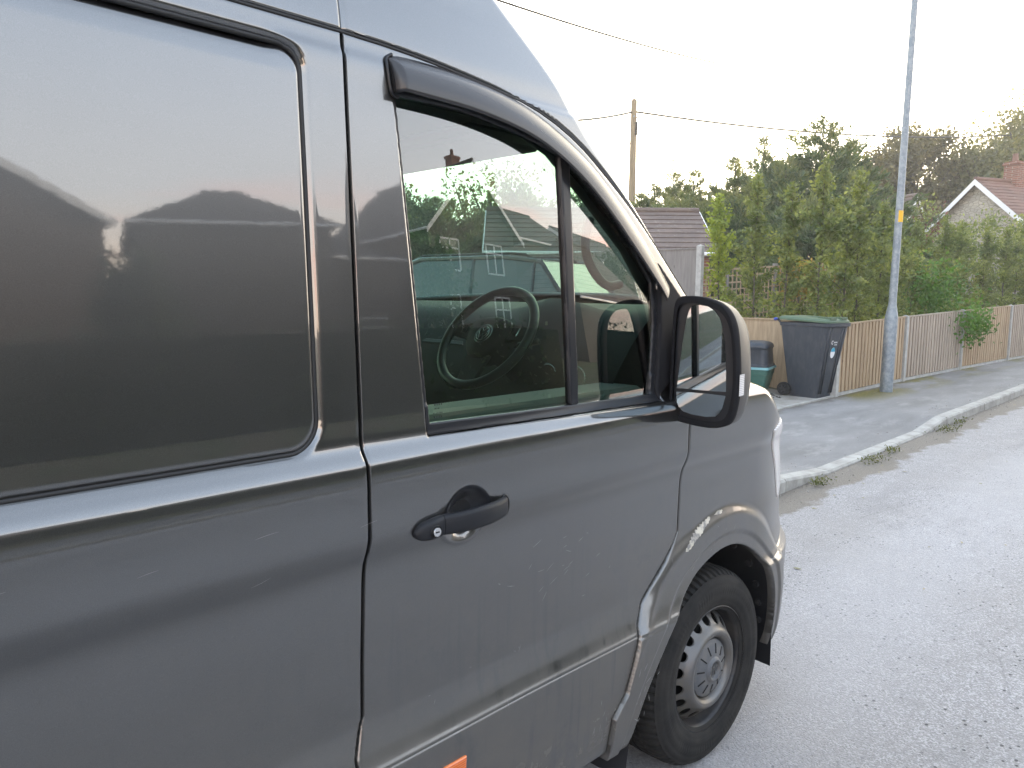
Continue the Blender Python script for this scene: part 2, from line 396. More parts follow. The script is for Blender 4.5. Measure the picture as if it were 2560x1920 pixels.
def W_side(x,z):
    w=Wv(x,z); s=polysdf(x,z,PANEL); near=x>-4.4
    top=sm(2.030,2.078,z)*(1-sm(-1.60,-1.535,x)*.6)
    w=w-np.where(near,(.002+.004*top)*(1-sm(-.004,.004,s)),0)
    w=w-np.where(near,.0085*gauss(s,.0046)*(1-top)+.016*gauss(s+.003,.0088)*top,0)
    return w
def W_door(x,z):
    w=Wv(x,z)
    # finger bowl behind the handle
    e=np.sqrt(((x+1.168)/.071)**2+((z-1.151)/.066)**2)
    w=w-.030*(1-sm(.30,1.0,e))+.0022*gauss(e-1.03,.05)*(z<1.14)
    w=w-.0022*gauss(z-.6405,.0020)
    return w
SEAMX=-1.427
def W_roof(x,z):
    w=Wv(x,z)-shoulder(x,z,.035)
    w=w-.006*gauss(x-SEAMX,.0035)
    # shallow pressed swage along the roof side
    w=w-.004*gauss(z-(2.245+.06*np.maximum(-x-1.0,0)),.018)*(1-sm(-1.25,-.95,x))
    return w
FGL=[p for p in FG if p[1]<.91]
def W_wing(x,z):
    w=Wv(x,z)-shoulder(x,z,.06)
    s=polysdf(x,z,ARCH); th=.138+.022*(1-sm(-.35,-.1,x))
    up_=sm(.25,.5,z)
    dfg=linedist(x,z,FGL); k_=np.maximum(1-sm(0,.050,s-th+.036),(1-sm(-.27,-.21,x))*(1-sm(.83,.89,z))*sm(.0,.085,dfg)*.42); w=w+.017*k_
    w=w-.006*(s/.14)*(1-sm(.10,.16,s))-.009*(1-sm(.036,.056,s))
    w=w-.003*gauss(z-.6365,.0022)*(s<th)*(x<-.2)
    w=w-.0025*gauss(z-(.655+.03*np.clip((x-.3)/.3,0,1)),.0025)*(x>.36)
    hl=polysdf(x,z,HL); w=w-.004*gauss(hl-.002,.0025)
    return w
HL=chaikin([(.33,1.150),(.37,1.100),(.45,1.00),(.50,.90),(.53,.84),(.60,.86),(.70,.87),(.63,.985),(.54,1.10),(.45,1.20)],1)
def below(pts,x,z): return np.interp(x,[p[0] for p in pts],[p[1] for p in pts])
zs=grid1([(.30,.60,.008),(.60,.628,.004),(.628,.655,.0018),(.655,.70,.004),(.70,1.08,.005),(1.08,1.19,.003),(1.19,1.29,.005),(1.29,1.41,.003),(1.41,1.98,.005),(1.98,2.135,.0025)])
SP=[(-4.72,.30)]+[(-1.455,.30)]+BL[1:]+[(-4.72,2.131)]
side=sheet('side_panel',grid1([(-4.75,-2.45,.05),(-2.45,-1.66,.007),(-1.66,-1.50,.003),(-1.50,-1.42,.005)]),zs,lambda x,z:polysdf(x,z,SP)+.0028,W_side,PAINT,van,hem=.0045,flange=.03)
DP=[(-1.455,.305)]+BL[1:-1]+DRIP+FG[1:-1]+[(-.605,.305)]
door=sheet('driver_door',grid1([(-1.46,-1.34,.0045),(-1.34,-1.24,.0025),(-1.24,-1.06,.003),(-1.06,-.13,.0050)]),zs,
   lambda x,z:np.maximum(polysdf(x,z,DP)+.0028,-polysdf(x,z,HOLE)),W_door,PAINT,van,hem=.0045,flange=.03)
RP=[(-4.74,2.131)]+DRIP+FG[1:3]+[(-.20,1.50)]+[p for p in E_ if p[0]<-.10][::-1]
roofside=sheet('roof_side',grid1([(-4.75,-1.9,.05),(-1.9,-1.46,.01),(-1.46,-1.39,.003),(-1.39,-.05,.004)]),grid1([(1.45,2.10,.0045),(2.10,2.16,.0025),(2.16,2.62,.006)]),
   lambda x,z:polysdf(x,z,RP)+.0028,W_roof,PAINT,van,hem=.004,flange=.02)
WP=FG[1:-1]+[(-.605,.28)]+[(.74,.28)]+[p for p in E_ if p[0]>-.16 and p[1]<1.66 and p[1]>.28][::-1]
wing=sheet('front_wing',grid1([(-.62,.48,.0038),(.48,.80,.006)]),grid1([(.27,.98,.0038),(.98,1.66,.006)]),
   lambda x,z:np.maximum(np.maximum(polysdf(x,z,WP)+.0028,-polysdf(x,z,ARCH)),-np.minimum(polysdf(x,z,HL),0)*0-1),W_wing,PAINT,van,hem=.0025,flange=.03)
# dark structure behind the gaps
BK=[(-4.7,.32),(-.62,.32)]+[(-.60,.46),(-.53,.56),(-.50,.68),(-.40,.83),(-.25,.93),(-.0,.96),(.2,.93),(.35,.85),(.42,.80),(.55,.95),(.45,1.12),(.30,1.26),(.1,1.42),(-.12,1.55),(-.40,1.80),(-.70,2.04),(-.98,2.28),(-1.3,2.42),(-4.7,2.45)]
sheet('body_frame',lin(-4.7,.6,.03),lin(.32,2.5,.02),lambda x,z:np.maximum(polysdf(x,z,BK),-polysdf(x,z,HOLE)-.0),lambda x,z:Wv(x,z)-.026-.03*(x>.2),DARK,van,hem=0,flange=.012)
# far (left) side, same pressing, coarser, with its own window opening
FD=[(-4.7,.32),(-.5,.32)]+[(-.49,.40),(-.40,.60),(-.2,.75),(.0,.79),(.2,.75),(.35,.6),(.42,.32),(.70,.32)]+[p for p in E_ if p[1]>.32][::-1]
sheet('left_side',lin(-4.75,.80,.03),lin(.3,2.62,.03),lambda x,z:np.maximum(polysdf(x,z,FD),-polysdf(x,z,HOLE)),lambda x,z:Wv(x,z)-shoulder(x,z,.045),PAINT,van,hem=0,flange=.02,sgn=1)
sheet('passenger_glass',lin(-1.4,-.3,.02),lin(1.3,2.1,.02),lambda x,z:polysdf(x,z,HOLE)-.01,lambda x,z:Wv(x,z)-.014,GLASS,van,hem=0,flange=0,sgn=1)
# skins lofted across from edge to edge: roof, windscreen, bonnet, nose
Ea=np.array(E_)
def loft(name,sel,mat,bx,bz,inset,nv=33,lift=0):
    P=Ea[sel] if not isinstance(sel,np.ndarray) or sel.dtype!=float else sel
    w=Wv(P[:,0],P[:,1])-inset; v=np.linspace(-1,1,nv); V=[];
    for i,(x,z) in enumerate(P):
        t=i/(len(P)-1)
        for q in v:
            g=(1-abs(q)**2.4); V.append((x+bx(t)*g,q*w[i],z+bz(t)*g+lift))
    n=len(P);Fs=[(i*nv+k,i*nv+k+1,(i+1)*nv+k+1,(i+1)*nv+k) for i in range(n-1) for k in range(nv-1)]
    return mesh(name,V,Fs,mat,van)
iw=[i for i,p in enumerate(E_) if -.70<p[0]<-.06]
i0,i1=iw[0],iw[-1]
loft('roof',np.arange(0,i0+1),PAINT,lambda t:.30*t**3,lambda t:.05,.034)
loft('windscreen',np.arange(i0,i1+1),WSGLASS,lambda t:.30+.02*t,lambda t:.05,.034)
ib=[i for i,p in enumerate(E_) if p[1]>.97][-1]
loft('bonnet',np.arange(i1,ib+1),PAINT,lambda t:.32-.04*t,lambda t:.055,.058)
loft('front_bumper',np.arange(ib,len(E_)),PAINT,lambda t:.26,lambda t:.04*(1-t),.058)
b=MB(); b.box((-4.76,-.93,.30),(-4.72,.93,2.58)); b.build('rear_door',PAINT,van)
b=MB(); b.box((-4.7,-.90,.28),(-.60,.90,.34)); b.box((-.60,-.55,.28),(.6,.55,.34)); b.box((-.58,-.60,.60),(.60,.60,.98)); b.build('underbody',DARK,van)
# seals and trims of the door window
seal=sheet('window_seal',grid1([(-1.34,-1.24,.0025),(-1.24,-.30,.005)]),grid1([(1.30,1.40,.0025),(1.40,2.08,.005)]),lambda x,z:np.maximum(polysdf(x,z,HOLE)+.0015,-polysdf(x,z,WIN)),lambda x,z:Wv(x,z)-.004-.004*(z>1.40),SATIN,door,hem=.003,flange=.012)
sheet('window_glass',lin(-1.36,-.29,.02),lin(1.29,2.1,.02),lambda x,z:polysdf(x,z,HOLE)-.004,lambda x,z:Wv(x,z)-.013,GLASS,door,hem=0,flange=0)
DB=[(-.797,2.0),(-.756,1.99),(-.742,1.352),(-.776,1.352)]
sheet('window_divider',lin(-.80,-.73,.004),lin(1.34,2.02,.01),lambda x,z:polysdf(x,z,DB),lambda x,z:Wv(x,z)-.003-.006*sm(-.788,-.795,x-(z-1.36)*-.033),SATIN,door,hem=.004,flange=.015)
TRI=[(-.336,1.735),(-.165,1.605),(-.195,1.50),(-.262,1.385),(-.37,1.330),(-.372,1.36),(-.340,1.55)]
sheet('mirror_mount',lin(-.40,-.14,.005),lin(1.31,1.76,.005),lambda x,z:polysdf(x,z,TRI),lambda x,z:Wv(x,z)+.006+.022*(1-sm(0,.10,np.hypot(x+.25,(z-1.43)*.7))),MATTP,door,hem=.008,flange=.03)
# wind deflector: curved smoked strip following the window head
VT=chaikin([(-1.330,2.104),(-1.286,2.112),(-1.121,2.109),(-.975,2.088),(-.880,2.064),(-.770,2.025),(-.66,1.972),(-.56,1.905),(-.47,1.838),(-.38,1.762),(-.325,1.706),(-.285,1.668)],2)
VB=chaikin([(-1.322,2.034),(-1.286,2.033),(-1.121,2.030),(-.975,2.013),(-.880,1.990),(-.790,1.955),(-.70,1.908),(-.60,1.842),(-.505,1.770),(-.42,1.705),(-.355,1.655),(-.320,1.622)],2)
def visor():
    V=[];nv=11;n=len(VT)
    for i,(a,c) in enumerate(zip(VT,VB)):
        t=i/(n-1); h=.034*(1-.55*t); rise=min(1,(i/ (n-1))/.035)
        for k in range(nv):
            s=k/(nv-1); x=a[0]+(c[0]-a[0])*s; z=a[1]+(c[1]-a[1])*s
            prof=math.sin(min(1,s*1.25)*math.pi/2)**.8
            V.append((x,-(float(Wv(np.array(x),np.array(z)))+.002+h*prof*rise),z))
    Fs=[(i*nv+k,(i+1)*nv+k,(i+1)*nv+k+1,i*nv+k+1) for i in range(n-1) for k in range(nv-1)]
    o=mesh('wind_deflector',V,Fs,SMOKE,door); md=o.modifiers.new('t','SOLIDIFY'); md.thickness=.003; return o
visor()
m_=MB(); e0=[VT[0],(-1.338,2.07),(-1.334,2.04),VB[0]]
fr=[( -1.318,2.112),(-1.332,2.104),(-1.336,2.09),(-1.330,2.045),(-1.326,2.032),(-1.312,2.028)]
m_.tube([(x,-(float(Wv(np.array(x),np.array(z)))+.004),z) for x,z in chaikin(fr,2)],.0035,6); m_.build('deflector_lip',SATIN,door,True)
PG=[p for p in PANEL]; m_=MB(); m_.tube([(x,-(float(Wv(np.array(x),np.array(z)))-.0105-.004*(z>2.075)),z) for x,z in chaikin(PG,1,True)],.0052,8,closed=True); m_.build('panel_groove_strip',RUBBER,side,True)  # dark strip added in the groove to give a crisp dark line
# black rubber strip lying in the drip channel
m_=MB(); m_.tube([(x,-(float(Wv(np.array(x),np.array(z)))-.006),z) for x,z in [(-4.7,2.131),(-3,2.131),(-1.44,2.131)]+DRIP[1:]],.0045,6); m_.build('drip_channel_seal',RUBBER,van,True)
# inner door card top and glass-run
m_=MB(); m_.box((-1.25,-.945,1.25),(-.42,-.80,1.372),.012); m_.build('door_card',CABGREY,door,True,auto=30)
# door handle
hn=MB()
path=[(-1.252,1.147,.012),(-1.21,1.150,.033),(-1.165,1.152,.038),(-1.12,1.152,.034),(-1.075,1.151,.018),(-1.052,1.150,.004)]
path=chaikin(path,2); V=[];ns=14
for i,(x,z,o_) in enumerate(path):
    t=i/(len(path)-1); hh=.0235-.004*abs(t-.4); th=.011
    w0=float(Wv(np.array(x),np.array(1.16)))
    for k in range(ns):
        a=2*math.pi*k/ns; ca,sa=math.cos(a),math.sin(a); ss=lambda v:math.copysign(abs(v)**.6,v)
        sc=1 if t<.93 else max(.25,(1-(t-.93)/.07))
        V.append((x,-(w0+o_-.004+th*ss(ca)*sc),z+hh*ss(sa)*sc))
n=len(path);Fs=[(i*ns+k,(i+1)*ns+k,(i+1)*ns+(k+1)%ns,i*ns+(k+1)%ns) for i in range(n-1) for k in range(ns)]+[tuple(range(ns)),tuple((n-1)*ns+k for k in range(ns))[::-1]]
hd=mesh('door_handle',V,Fs,PLAST,door)
V=[];path=chaikin([(-1.320,1.139,.001,.006),(-1.310,1.141,.012,.018),(-1.285,1.144,.020,.0225),(-1.254,1.147,.018,.0225)],2)
for i,(x,z,o_,hh) in enumerate(path):
    w0=float(Wv(np.array(x),np.array(1.16)))
    for k in range(ns):
        a=2*math.pi*k/ns; ca,sa=math.cos(a),math.sin(a); ss=lambda v:math.copysign(abs(v)**.6,v)
        V.append((x,-(w0+o_-.010+.013*ss(ca)),z+hh*ss(sa)))
n=len(path);Fs=[(i*ns+k,(i+1)*ns+k,(i+1)*ns+(k+1)%ns,i*ns+(k+1)%ns) for i in range(n-1) for k in range(ns)]+[tuple(range(ns)),tuple((n-1)*ns+k for k in range(ns))[::-1]]
mesh('lock_housing',V,Fs,PLAST,door)
wl=-float(Wv(np.array(-1.28),np.array(1.15)))-.0215
m_=MB(); m_.rev([(0,-.0065),(.0095,-.0065),(.0105,-.004),(.0105,.004)],(-1.279,wl,1.141),'y',24); m_.build('lock_barrel',CHROME,door,True,auto=40)
m_=MB(); m_.rev([(.0118,-.003),(.0135,-.0045),(.0150,.002)],(-1.279,wl,1.141),'y',24); m_.box((-1.284,wl-.0072,1.1395),(-1.274,wl-.0060,1.1425)); m_.build('keyhole',RUBBER,door)
# black dish behind the grip
m_=[];BW=lambda x,z:W_door(x,z)+.0012
sheet('handle_dish',lin(-1.25,-1.08,.003),lin(1.14,1.23,.003),lambda x,z:np.maximum(np.sqrt(((x+1.168)/.071)**2+((z-1.151)/.066)**2)-.99,1.150-z+(x+1.168)*.05)*.06,BW,SATIN,door,hem=0,flange=0)
m_=MB(); m_.tube([( -1.068+.0*k,-(float(Wv(np.array(-1.06),np.array(1.16)))+.001),1.15+.024*math.sin(R(k))) for k in (0,)]+[(-1.058+.016*math.cos(R(a)),-(float(Wv(np.array(-1.05),np.array(1.16)))+.001),1.150+.024*math.sin(R(a))) for a in range(95,-96,-10)],.003,6); m_.build('handle_gasket',RUBBER,door,True)
# orange side marker on the rear of the sill
mk=[(-1.262,.530),(-1.262,.556),(-1.235,.572),(-1.168,.572),(-1.168,.530)]
sheet('side_marker',lin(-1.27,-1.16,.004),lin(.525,.58,.003),lambda x,z:polysdf(x,z,mk),lambda x,z:Wv(x,z)+.007,ORANGE,van,hem=.005,flange=.012)
# head lamp lens on the wing edge
sheet('headlight',lin(.30,.72,.005),lin(.82,1.22,.005),lambda x,z:polysdf(x,z,HL)+.002,lambda x,z:W_wing(x,z)+.0035,CLEAR,van,hem=.004,flange=.0)
# mirror -------------------------------------------------------
def mirror(sg):
    mt=bpy.data.objects.new('door_mirror',None); scn.collection.objects.link(mt); mt.parent=van; mt.location=(-.27,sg*1.08,1.45)
    XF=-.315   # rear (glass) plane
    # outline in (outward distance u from body, z); glass side seen from behind
    OUT=chaikin([(.972,1.30),(.974,1.45),(.978,1.602),(.990,1.630),(1.02,1.638),(1.09,1.632),(1.150,1.612),(1.185,1.570),(1.200,1.50),(1.208,1.40),(1.204,1.33),(1.190,1.275),(1.160,1.255),(1.09,1.252),(1.00,1.262),(.978,1.275)],2,True)
    sq=lambda P:[(1.0+(u-1.0)*.88,z) for u,z in P]; OUT=sq(OUT); c0=np.mean(OUT,0); V=[];n=len(OUT)
    prof=[(0.0,.90,.0),(.0,.975,.0),(-.0,1.0,.006),(.03,1.0,.006),(.075,.97,.0),(.115,.86,.0),(.140,.66,.0),(.152,.35,0),(.154,.05,0)]
    for d,s,e in prof:
        for u,z in OUT:
            V.append((XF+d+.10*(u-c0[0]),sg*(c0[0]+(u-c0[0])*s),c0[1]+(z-c0[1])*s))
    Fs=[(i*n+k,i*n+(k+1)%n,(i+1)*n+(k+1)%n,(i+1)*n+k) for i in range(len(prof)-1) for k in range(n)]
    if sg>0: Fs=[f[::-1] for f in Fs]
    # rim and bezel black, outer shell painted
    mesh('mirror_shell',V,Fs,[MATTP,SHELLP],mt)
    o=scn.collection.objects[-1] if False else mt.children[-1]
    for p in o.data.polygons:
        c=sum((o.data.vertices[v].co for v in p.vertices),Vector())/len(p.vertices)+wloc(mt)
        if c.x>XF+.040+.10*(abs(c.y)-c0[0]) : p.material_index=1
    def plate(name,poly,mat,dx):
        P=chaikin(poly if name=='bezel' else sq(poly),1,True); m=MB(); tl=.10 if name=='bezel' else .165; f=lambda u,z:(XF+dx+tl*(u-c0[0]),sg*u,z); g=lambda u,z:(XF+dx+.004+tl*(u-c0[0]),sg*u,z); m.prism(P,f,g); return m.build(name,mat,mt)
    plate('bezel',[(c0[0]+(u-c0[0])*.93,c0[1]+(z-c0[1])*.945) for u,z in OUT[::4]],SATIN,.012)
    plate('mirror_glass',[(.998,1.361),(.999,1.366),(1.020,1.548),(1.036,1.606),(1.060,1.612),(1.110,1.604),(1.145,1.565),(1.162,1.48),(1.168,1.366),(1.168,1.361)],MIRROR,.006)
    plate('wide_angle_glass',[(.998,1.352),(.998,1.346),(1.002,1.310),(1.03,1.288),(1.13,1.282),(1.155,1.303),(1.166,1.346),(1.166,1.352)],MIRROR,.006)
    m=MB()
    for x0,z0,z1,r in ((-.255,1.375,1.375,.020),): m.tube([(-.235,sg*.90,1.385),(-.24,sg*.96,1.385),(-.235,sg*1.02,1.40)],[.050,.045,.045],12)
    m.build('mirror_arm',PLAST,mt,True)
    # clear repeater wrapped on the outer edge
    V=[];nn=12
    for i in range(nn):
        t=i/(nn-1); x=XF+.004+.085*t+.02; u=1.1825-.030*t**2.2+.002
        for z in (1.352,1.356,1.410,1.414): V.append((x,sg*(u+(-.004 if z in (1.358,1.408) else .001)),z))
    Fs=[(i*4+k,(i+1)*4+k,(i+1)*4+k+1,i*4+k+1) for i in range(nn-1) for k in range(3)]
    mesh('repeater_lamp',V,Fs,CLEAR,mt)
    return mt
mirror(-1); mirror(1)
# wheels ---------------------------------------------------------
def wheel():
    root=bpy.data.objects.new('wheel',None); scn.collection.objects.link(root); root.parent=van
    # axial coordinate a: + outward. built for the right side (outward = -y) round the origin
    pr=[(.205,-.006),(.216,-.001),(.226,.006),(.250,.012),(.285,.013),(.312,.006),(.328,-.004),(.337,-.014),(.3425,-.026),(.3465,-.045),(.3475,-.060),(.3478,-.066),(.341,-.068),(.341,-.074),(.348,-.076),(.349,-.100),(.349,-.106),(.341,-.108),(.341,-.115),(.349,-.117),(.349,-.140),(.341,-.142),(.341,-.149),(.348,-.151),(.347,-.185),(.342,-.205),(.328,-.222),(.28,-.232),(.22,-.225)]
    pr2=[]
    for q0,q1 in zip(pr[:-1],pr[1:]):
        k=3 if abs(q0[0]-q1[0])+abs(q0[1]-q1[1])>.012 else 1
        for j in range(k): pr2.append((q0[0]+(q1[0]-q0[0])*j/k,q0[1]+(q1[1]-q0[1])*j/k))
    pr=pr2+[pr[-1]]
    n=420;V=[];m=len(pr)
    for i in range(n):
        an=2*math.pi*i/n
        for k,(r,a) in enumerate(pr):
            rr=r
            if r>.318 and i%6 in (0,1) and ((-.064<a<-.004) or a<-.152): rr=r-.009
            
            if r>.338 and (i+2)%6==0 and -.105<a<-.076: rr=r-.004
            aa=a+((.0016 if k%3==0 else 0) if .232<r<.33 and a>-.02 else 0)+(.0008*math.sin(i*1.7)*(1 if i%37<22 else 0) if .262<r<.292 and a>0 else 0)
            V.append((rr*math.cos(an),-aa,rr*math.sin(an)))
    Fs=[(i*m+k,((i+1)%n)*m+k,((i+1)%n)*m+k+1,i*m+k+1) for i in range(n) for k in range(m-1)]
    o=mesh('tyre',V,Fs,TYRE,root); autosmooth(o,40)
    b=MB(); b.rev([(.218,.004),(.2225,.002),(.222,-.004),(.214,-.007),(.207,-.012),(.204,-.030),(.200,-.045),(.194,-.060),(.187,-.10),(.190,-.18),(.21,-.19)][::1],(0,0,0),'y',96)
    b.V=[(x,-y,z) for x,y,z in b.V]; rim=b.build('rim',RIMDARK,root,True,auto=45)
    # pressed disc with oval vents
    def prof(r):
        return np.interp(r,[.0,.088,.100,.105,.112,.120,.129,.136,.143,.152,.184,.192,.198],[-.045,-.045,-.030,-.012,.003,.010,.012,.009,.002,-.010,-.040,-.052,-.056])
    nh=18
    def df(u,v):   # u angle, v radius
        d1=v-.197; d2=.086-v
        a=(u/(2*math.pi)*nh)%1.0-.5; ax=a*2*math.pi/nh*v
        e=np.sqrt((ax/.0185)**2+((v-.1685)/.0170)**2); return np.maximum(np.maximum(d1,d2),(1-e)*.016)
    uv,qd,fc,bd=clipgrid(np.linspace(.0005,2*math.pi+.0005,641),np.linspace(.084,.199,58),df)
    V=np.stack([uv[:,1]*np.cos(uv[:,0]),-prof(uv[:,1]),uv[:,1]*np.sin(uv[:,0])],1); nV=len(V); faces=[list(q) for q in qd]+fc; ex=[];mm={}
    for a,b2 in bd:
        for k in (a,b2):
            if k not in mm: mm[k]=nV+len(ex); ex.append((V[k,0],V[k,1]+.006,V[k,2]))
        faces.append([b2,a,mm[a],mm[b2]])
    V=np.concatenate([V,np.array(ex)]); o=mesh('wheel_disc',V,faces,STEEL,root); autosmooth(o,50)
    b=MB(); b.rev([(.186,.075),(.05,.075)],(0,0,0),'y',48); b.build('brake_shield',DARK,root)
    # hub cap
    b=MB(); b.rev([(.0,-.010),(.026,-.010),(.0275,-.012),(.030,-.019),(.035,-.021),(.040,-.019),(.045,-.011),(.066,-.007),(.092,.000),(.101,.006),(.103,.016),(.100,.03)],(0,0,0),'y',72); nf=len(b.F)
    for k in range(11):
        an=2*math.pi*k/11+.15; ca,sa=math.cos(an),math.sin(an)
        c=np.array([.072*ca,-.0052,.072*sa]); ra=np.array([ca*.016,.0042,sa*.016]); ta=np.array([-sa,0,ca])*.0020; b.obox(c,ra,(0,.0022,0),ta)
    hc=mesh('hub_cap',b.V,b.F,[CAP,DARK],root); autosmooth(hc,40)
    for p in hc.data.polygons:
        if p.index>=nf: p.material_index=1
    emblem(hc,(0,-.0118,0),.0235,'y',CAP)
    return root
def emblem(parent,c,r,ax,mat,ex=(1,0,0),ez=(0,0,1),nrm=(0,-1,0)):
    """ring with a V above a W"""
    ex,ez,nr=[np.array(q,float) for q in (ex,ez,nrm)]; c=np.array(c,float)+np.array(wloc(parent))*1.0
    P=lambda u,v,h=0:c+ex*u*r+ez*v*r+nr*h
    b=MB(); b.tube([P(math.cos(a),math.sin(a)) for a in np.linspace(0,2*math.pi,40,endpoint=False)],r*.07,6,closed=True)
    for seg in ([(-.40,.88),(0,.12),(.40,.88)],[(-.80,.52),(-.42,-.86),(0,.02),(.42,-.86),(.80,.52)]):
        b.tube([P(*q) for q in seg],r*.065,6)
    return b.build('emblem',mat,parent,True)
w=wheel(); w.rotation_euler=(0,0,-.0273); w.location=(0,-.97,.345)
for x,y,rz in ((0,.97,math.pi-.0273),(-3.64,.97,math.pi),(-3.64,-.97,0)):
    c=copy_tree(w,van,False); c.location=(x,y,.345); c.rotation_euler=(0,0,rz)
# arch liner
b=MB(); PA=[(x,z) for x,z in ARCH]; V=[];n=len(PA)
for y in (-.985,-.90,-.80,-.62):
    for x,z in PA:
        k=1.04 if y>-.98 else 1.0; V.append((x*k,y,.345+(z-.345)*k))
Fs=[(j*n+i,j*n+i+1,(j+1)*n+i+1,(j+1)*n+i) for j in range(3) for i in range(n-1)]+[tuple(3*n+i for i in range(n))]
o=mesh('wheel_arch_liner',V,Fs,PLAST,van); autosmooth(o,40)
for a in (2,12,24,40,62): 
    b=MB(); an=R(a); b.rev([(.0,-.004),(.012,-.003),(.014,.006)],(.425*math.cos(an)+.0,-.93,.36+.42*math.sin(an)),'x',12); b.build('liner_clip',DARK,van)
# cab -------------------------------------------------------------
sw=bpy.data.objects.new('steering_wheel',None); scn.collection.objects.link(sw); sw.parent=van; SC=np.array([-.587,-.45,1.50]); sw.location=SC
be=R(37); nn_=np.array([-math.cos(be),0,math.sin(be)]); tt=np.array([math.sin(be),0,math.cos(be)]); yy=np.array([0,-1.,0])   # tt: up in the wheel plane ; yy: to the driver's right
Q=lambda u,v,h=0:SC+yy*u+tt*v+nn_*h
SWM=M('steering_leather',(.03,.032,.034),.38)
b=MB(); b.tube([Q(.184*math.cos(a),.184*math.sin(a)) for a in np.linspace(0,2*math.pi,72,endpoint=False)],.0155,12,closed=True); b.build('rim_grip',SWM,sw,True)
hub=[(-.095,.035),(-.075,.066),(0,.078),(.075,.066),(.095,.035),(.085,-.02),(.045,-.075),(0,-.085),(-.045,-.075),(-.085,-.02)]
def plate3(poly,h0,h1,mat,name,par,k=2,sc=.9):
    P=chaikin(poly,k,True); b=MB(); n=len(P); V=[Q(u,v,h0) for u,v in P]+[Q(u,v,h1-.008) for u,v in P]+[Q(u*sc,v*sc,h1) for u,v in P]+[Q(u*.5,v*.5,h1+.006) for u,v in P]+[Q(0,0,h1+.007)]
    Fs=[(j*n+i,j*n+(i+1)%n,(j+1)*n+(i+1)%n,(j+1)*n+i) for j in range(3) for i in range(n)]+[(3*n+i,3*n+(i+1)%n,4*n) for i in range(n)]
    return mesh(name,V,Fs,mat,par)
plate3(hub,-.05,.012,CABBLACK,'hub_pad',sw)
for poly in ([(-.178,.045),(-.08,.055),(-.08,-.01),(-.178,.005)],[(.178,.045),(.08,.055),(.08,-.01),(.178,.005)],[(-.055,-.03),(.055,-.03),(.035,-.178),(-.035,-.178)]):
    P=poly; b=MB(); b.prism(P,lambda u,v:Q(u,v,-.016),lambda u,v:Q(u,v,-.002)); b.build('spoke',SWM,sw)
for s in (-1,1):
    b=MB(); b.tube([Q(s*.118+a,.024+c,.002) for a,c in ((-.011,-.014),(.011,-.014),(.011,.014),(-.011,.014))],.0022,5,closed=True); b.build('switch_surround',CHROME,sw)
b=MB(); b.tube([Q(.034*math.cos(a),-.0+.034*math.sin(a),.0175) for a in np.linspace(0,2*math.pi,32,endpoint=False)],.0022,6,closed=True)
b.build('badge_ring',CHROME,sw,True)
c=Q(0,0,.021)-SC; emblem(sw,c,.026,'n',CHROME,ex=yy,ez=tt,nrm=nn_)
b=MB(); b.tube([Q(0,0,-.02),Q(0,0,-.22)],[.045,.055],14); b.build('steering_column',CABBLACK,sw,True)
for s in (-1,1):
    b=MB(); b.tube([Q(s*.04,.0,-.06),Q(s*.17,.03,-.055)],[.008,.010],8); b.build('column_stalk',CABBLACK,sw,True)
# dashboard: swept section
dsec=[(-.42,1.08),(-.50,1.20),(-.47,1.36),(-.36,1.49),(-.26,1.575),(-.10,1.602),(.10,1.602),(.22,1.56),(.22,1.10)]
V=[];ys=np.linspace(-.86,.86,25)
for y in ys:
    for x,z in chaikin(dsec,2):
        cl_=.05*math.exp(-((y+.45)/.17)**2) if x<-.2 and z>1.35 else 0
        V.append((x-.4*cl_+.06*(1-(y/.86)**2)*(x>-.2),y,z+cl_))
n=len(chaikin(dsec,2));Fs=[(i*n+k,i*n+k+1,(i+1)*n+k+1,(i+1)*n+k) for i in range(24) for k in range(n-1)]
o=mesh('dashboard',V,Fs,CABBLACK,van); autosmooth(o,50)
b=MB(); b.box((-.40,-.12,1.30),(-.36,.12,1.46),.01); b.build('centre_screen',SATIN,van)
for y in (-.72,-.60,.66):
    b=MB(); b.tube([(-.455-.0,y+.033*math.cos(a),1.38+.033*math.sin(a)) for a in np.linspace(0,2*math.pi,24,endpoint=False)],.003,6,closed=True); b.build('air_vent_ring',CHROME,van,True)
b=MB(); b.rev([(0,-.004),(.012,-.004),(.014,.004)],(-.50,-.30,1.24),'x',16); b.build('ignition_lock',CHROME,van,True)
# scuttle strip where the windscreen meets the dash, its pale grey imitating reflected sky
b=MB(); b.tube([(-.02+.30*(1-abs(q)**2.4),q*.84,1.600+.035*(1-abs(q)**2.4)) for q in np.linspace(-1,1,31)],.010,8); b.build('scuttle_strip',CABGREY,van,True)
# near A-pillar trim with grab handle, far pillar
for sg in (-1,1):
    b=MB(); P=[(-.13,1.56),(-.35,1.79),(-.55,1.935),(-.70,2.03),(-.88,2.085),(-1.1,2.11),(-1.6,2.12)]
    b.tube([(x-.03,sg*(float(Wv(np.array(x),np.array(z)))-.075),z) for x,z in P],[.032,.034,.036,.036,.034,.034,.034],10); b.build('pillar_trim',CABGREY,van,True)
    b=MB(); P=chaikin([(-.50,1.86),(-.53,1.79),(-.50,1.72),(-.42,1.66),(-.35,1.67)],2); b.tube([(x,sg*.80,z) for x,z in P],.014,10); b.build('grab_handle',CABGREY,van,True)
b=MB(); b.box((-.98,-.80,2.02),(-.72,.80,2.06),.01); b.box((-2.0,-.84,2.06),(-.74,.84,2.09)); b.build('headlining',CABGREY,van)
b=MB(); b.obox((-.66,.45,1.955),(.055,0,-.05),(0,.17,0),(.004,0,.005)); b.build('sun_visor',CABGREY,van)
b=MB(); b.box((-1.86,-.86,.5),(-1.82,.86,2.08)); b.build('bulkhead',CABBLACK,van)
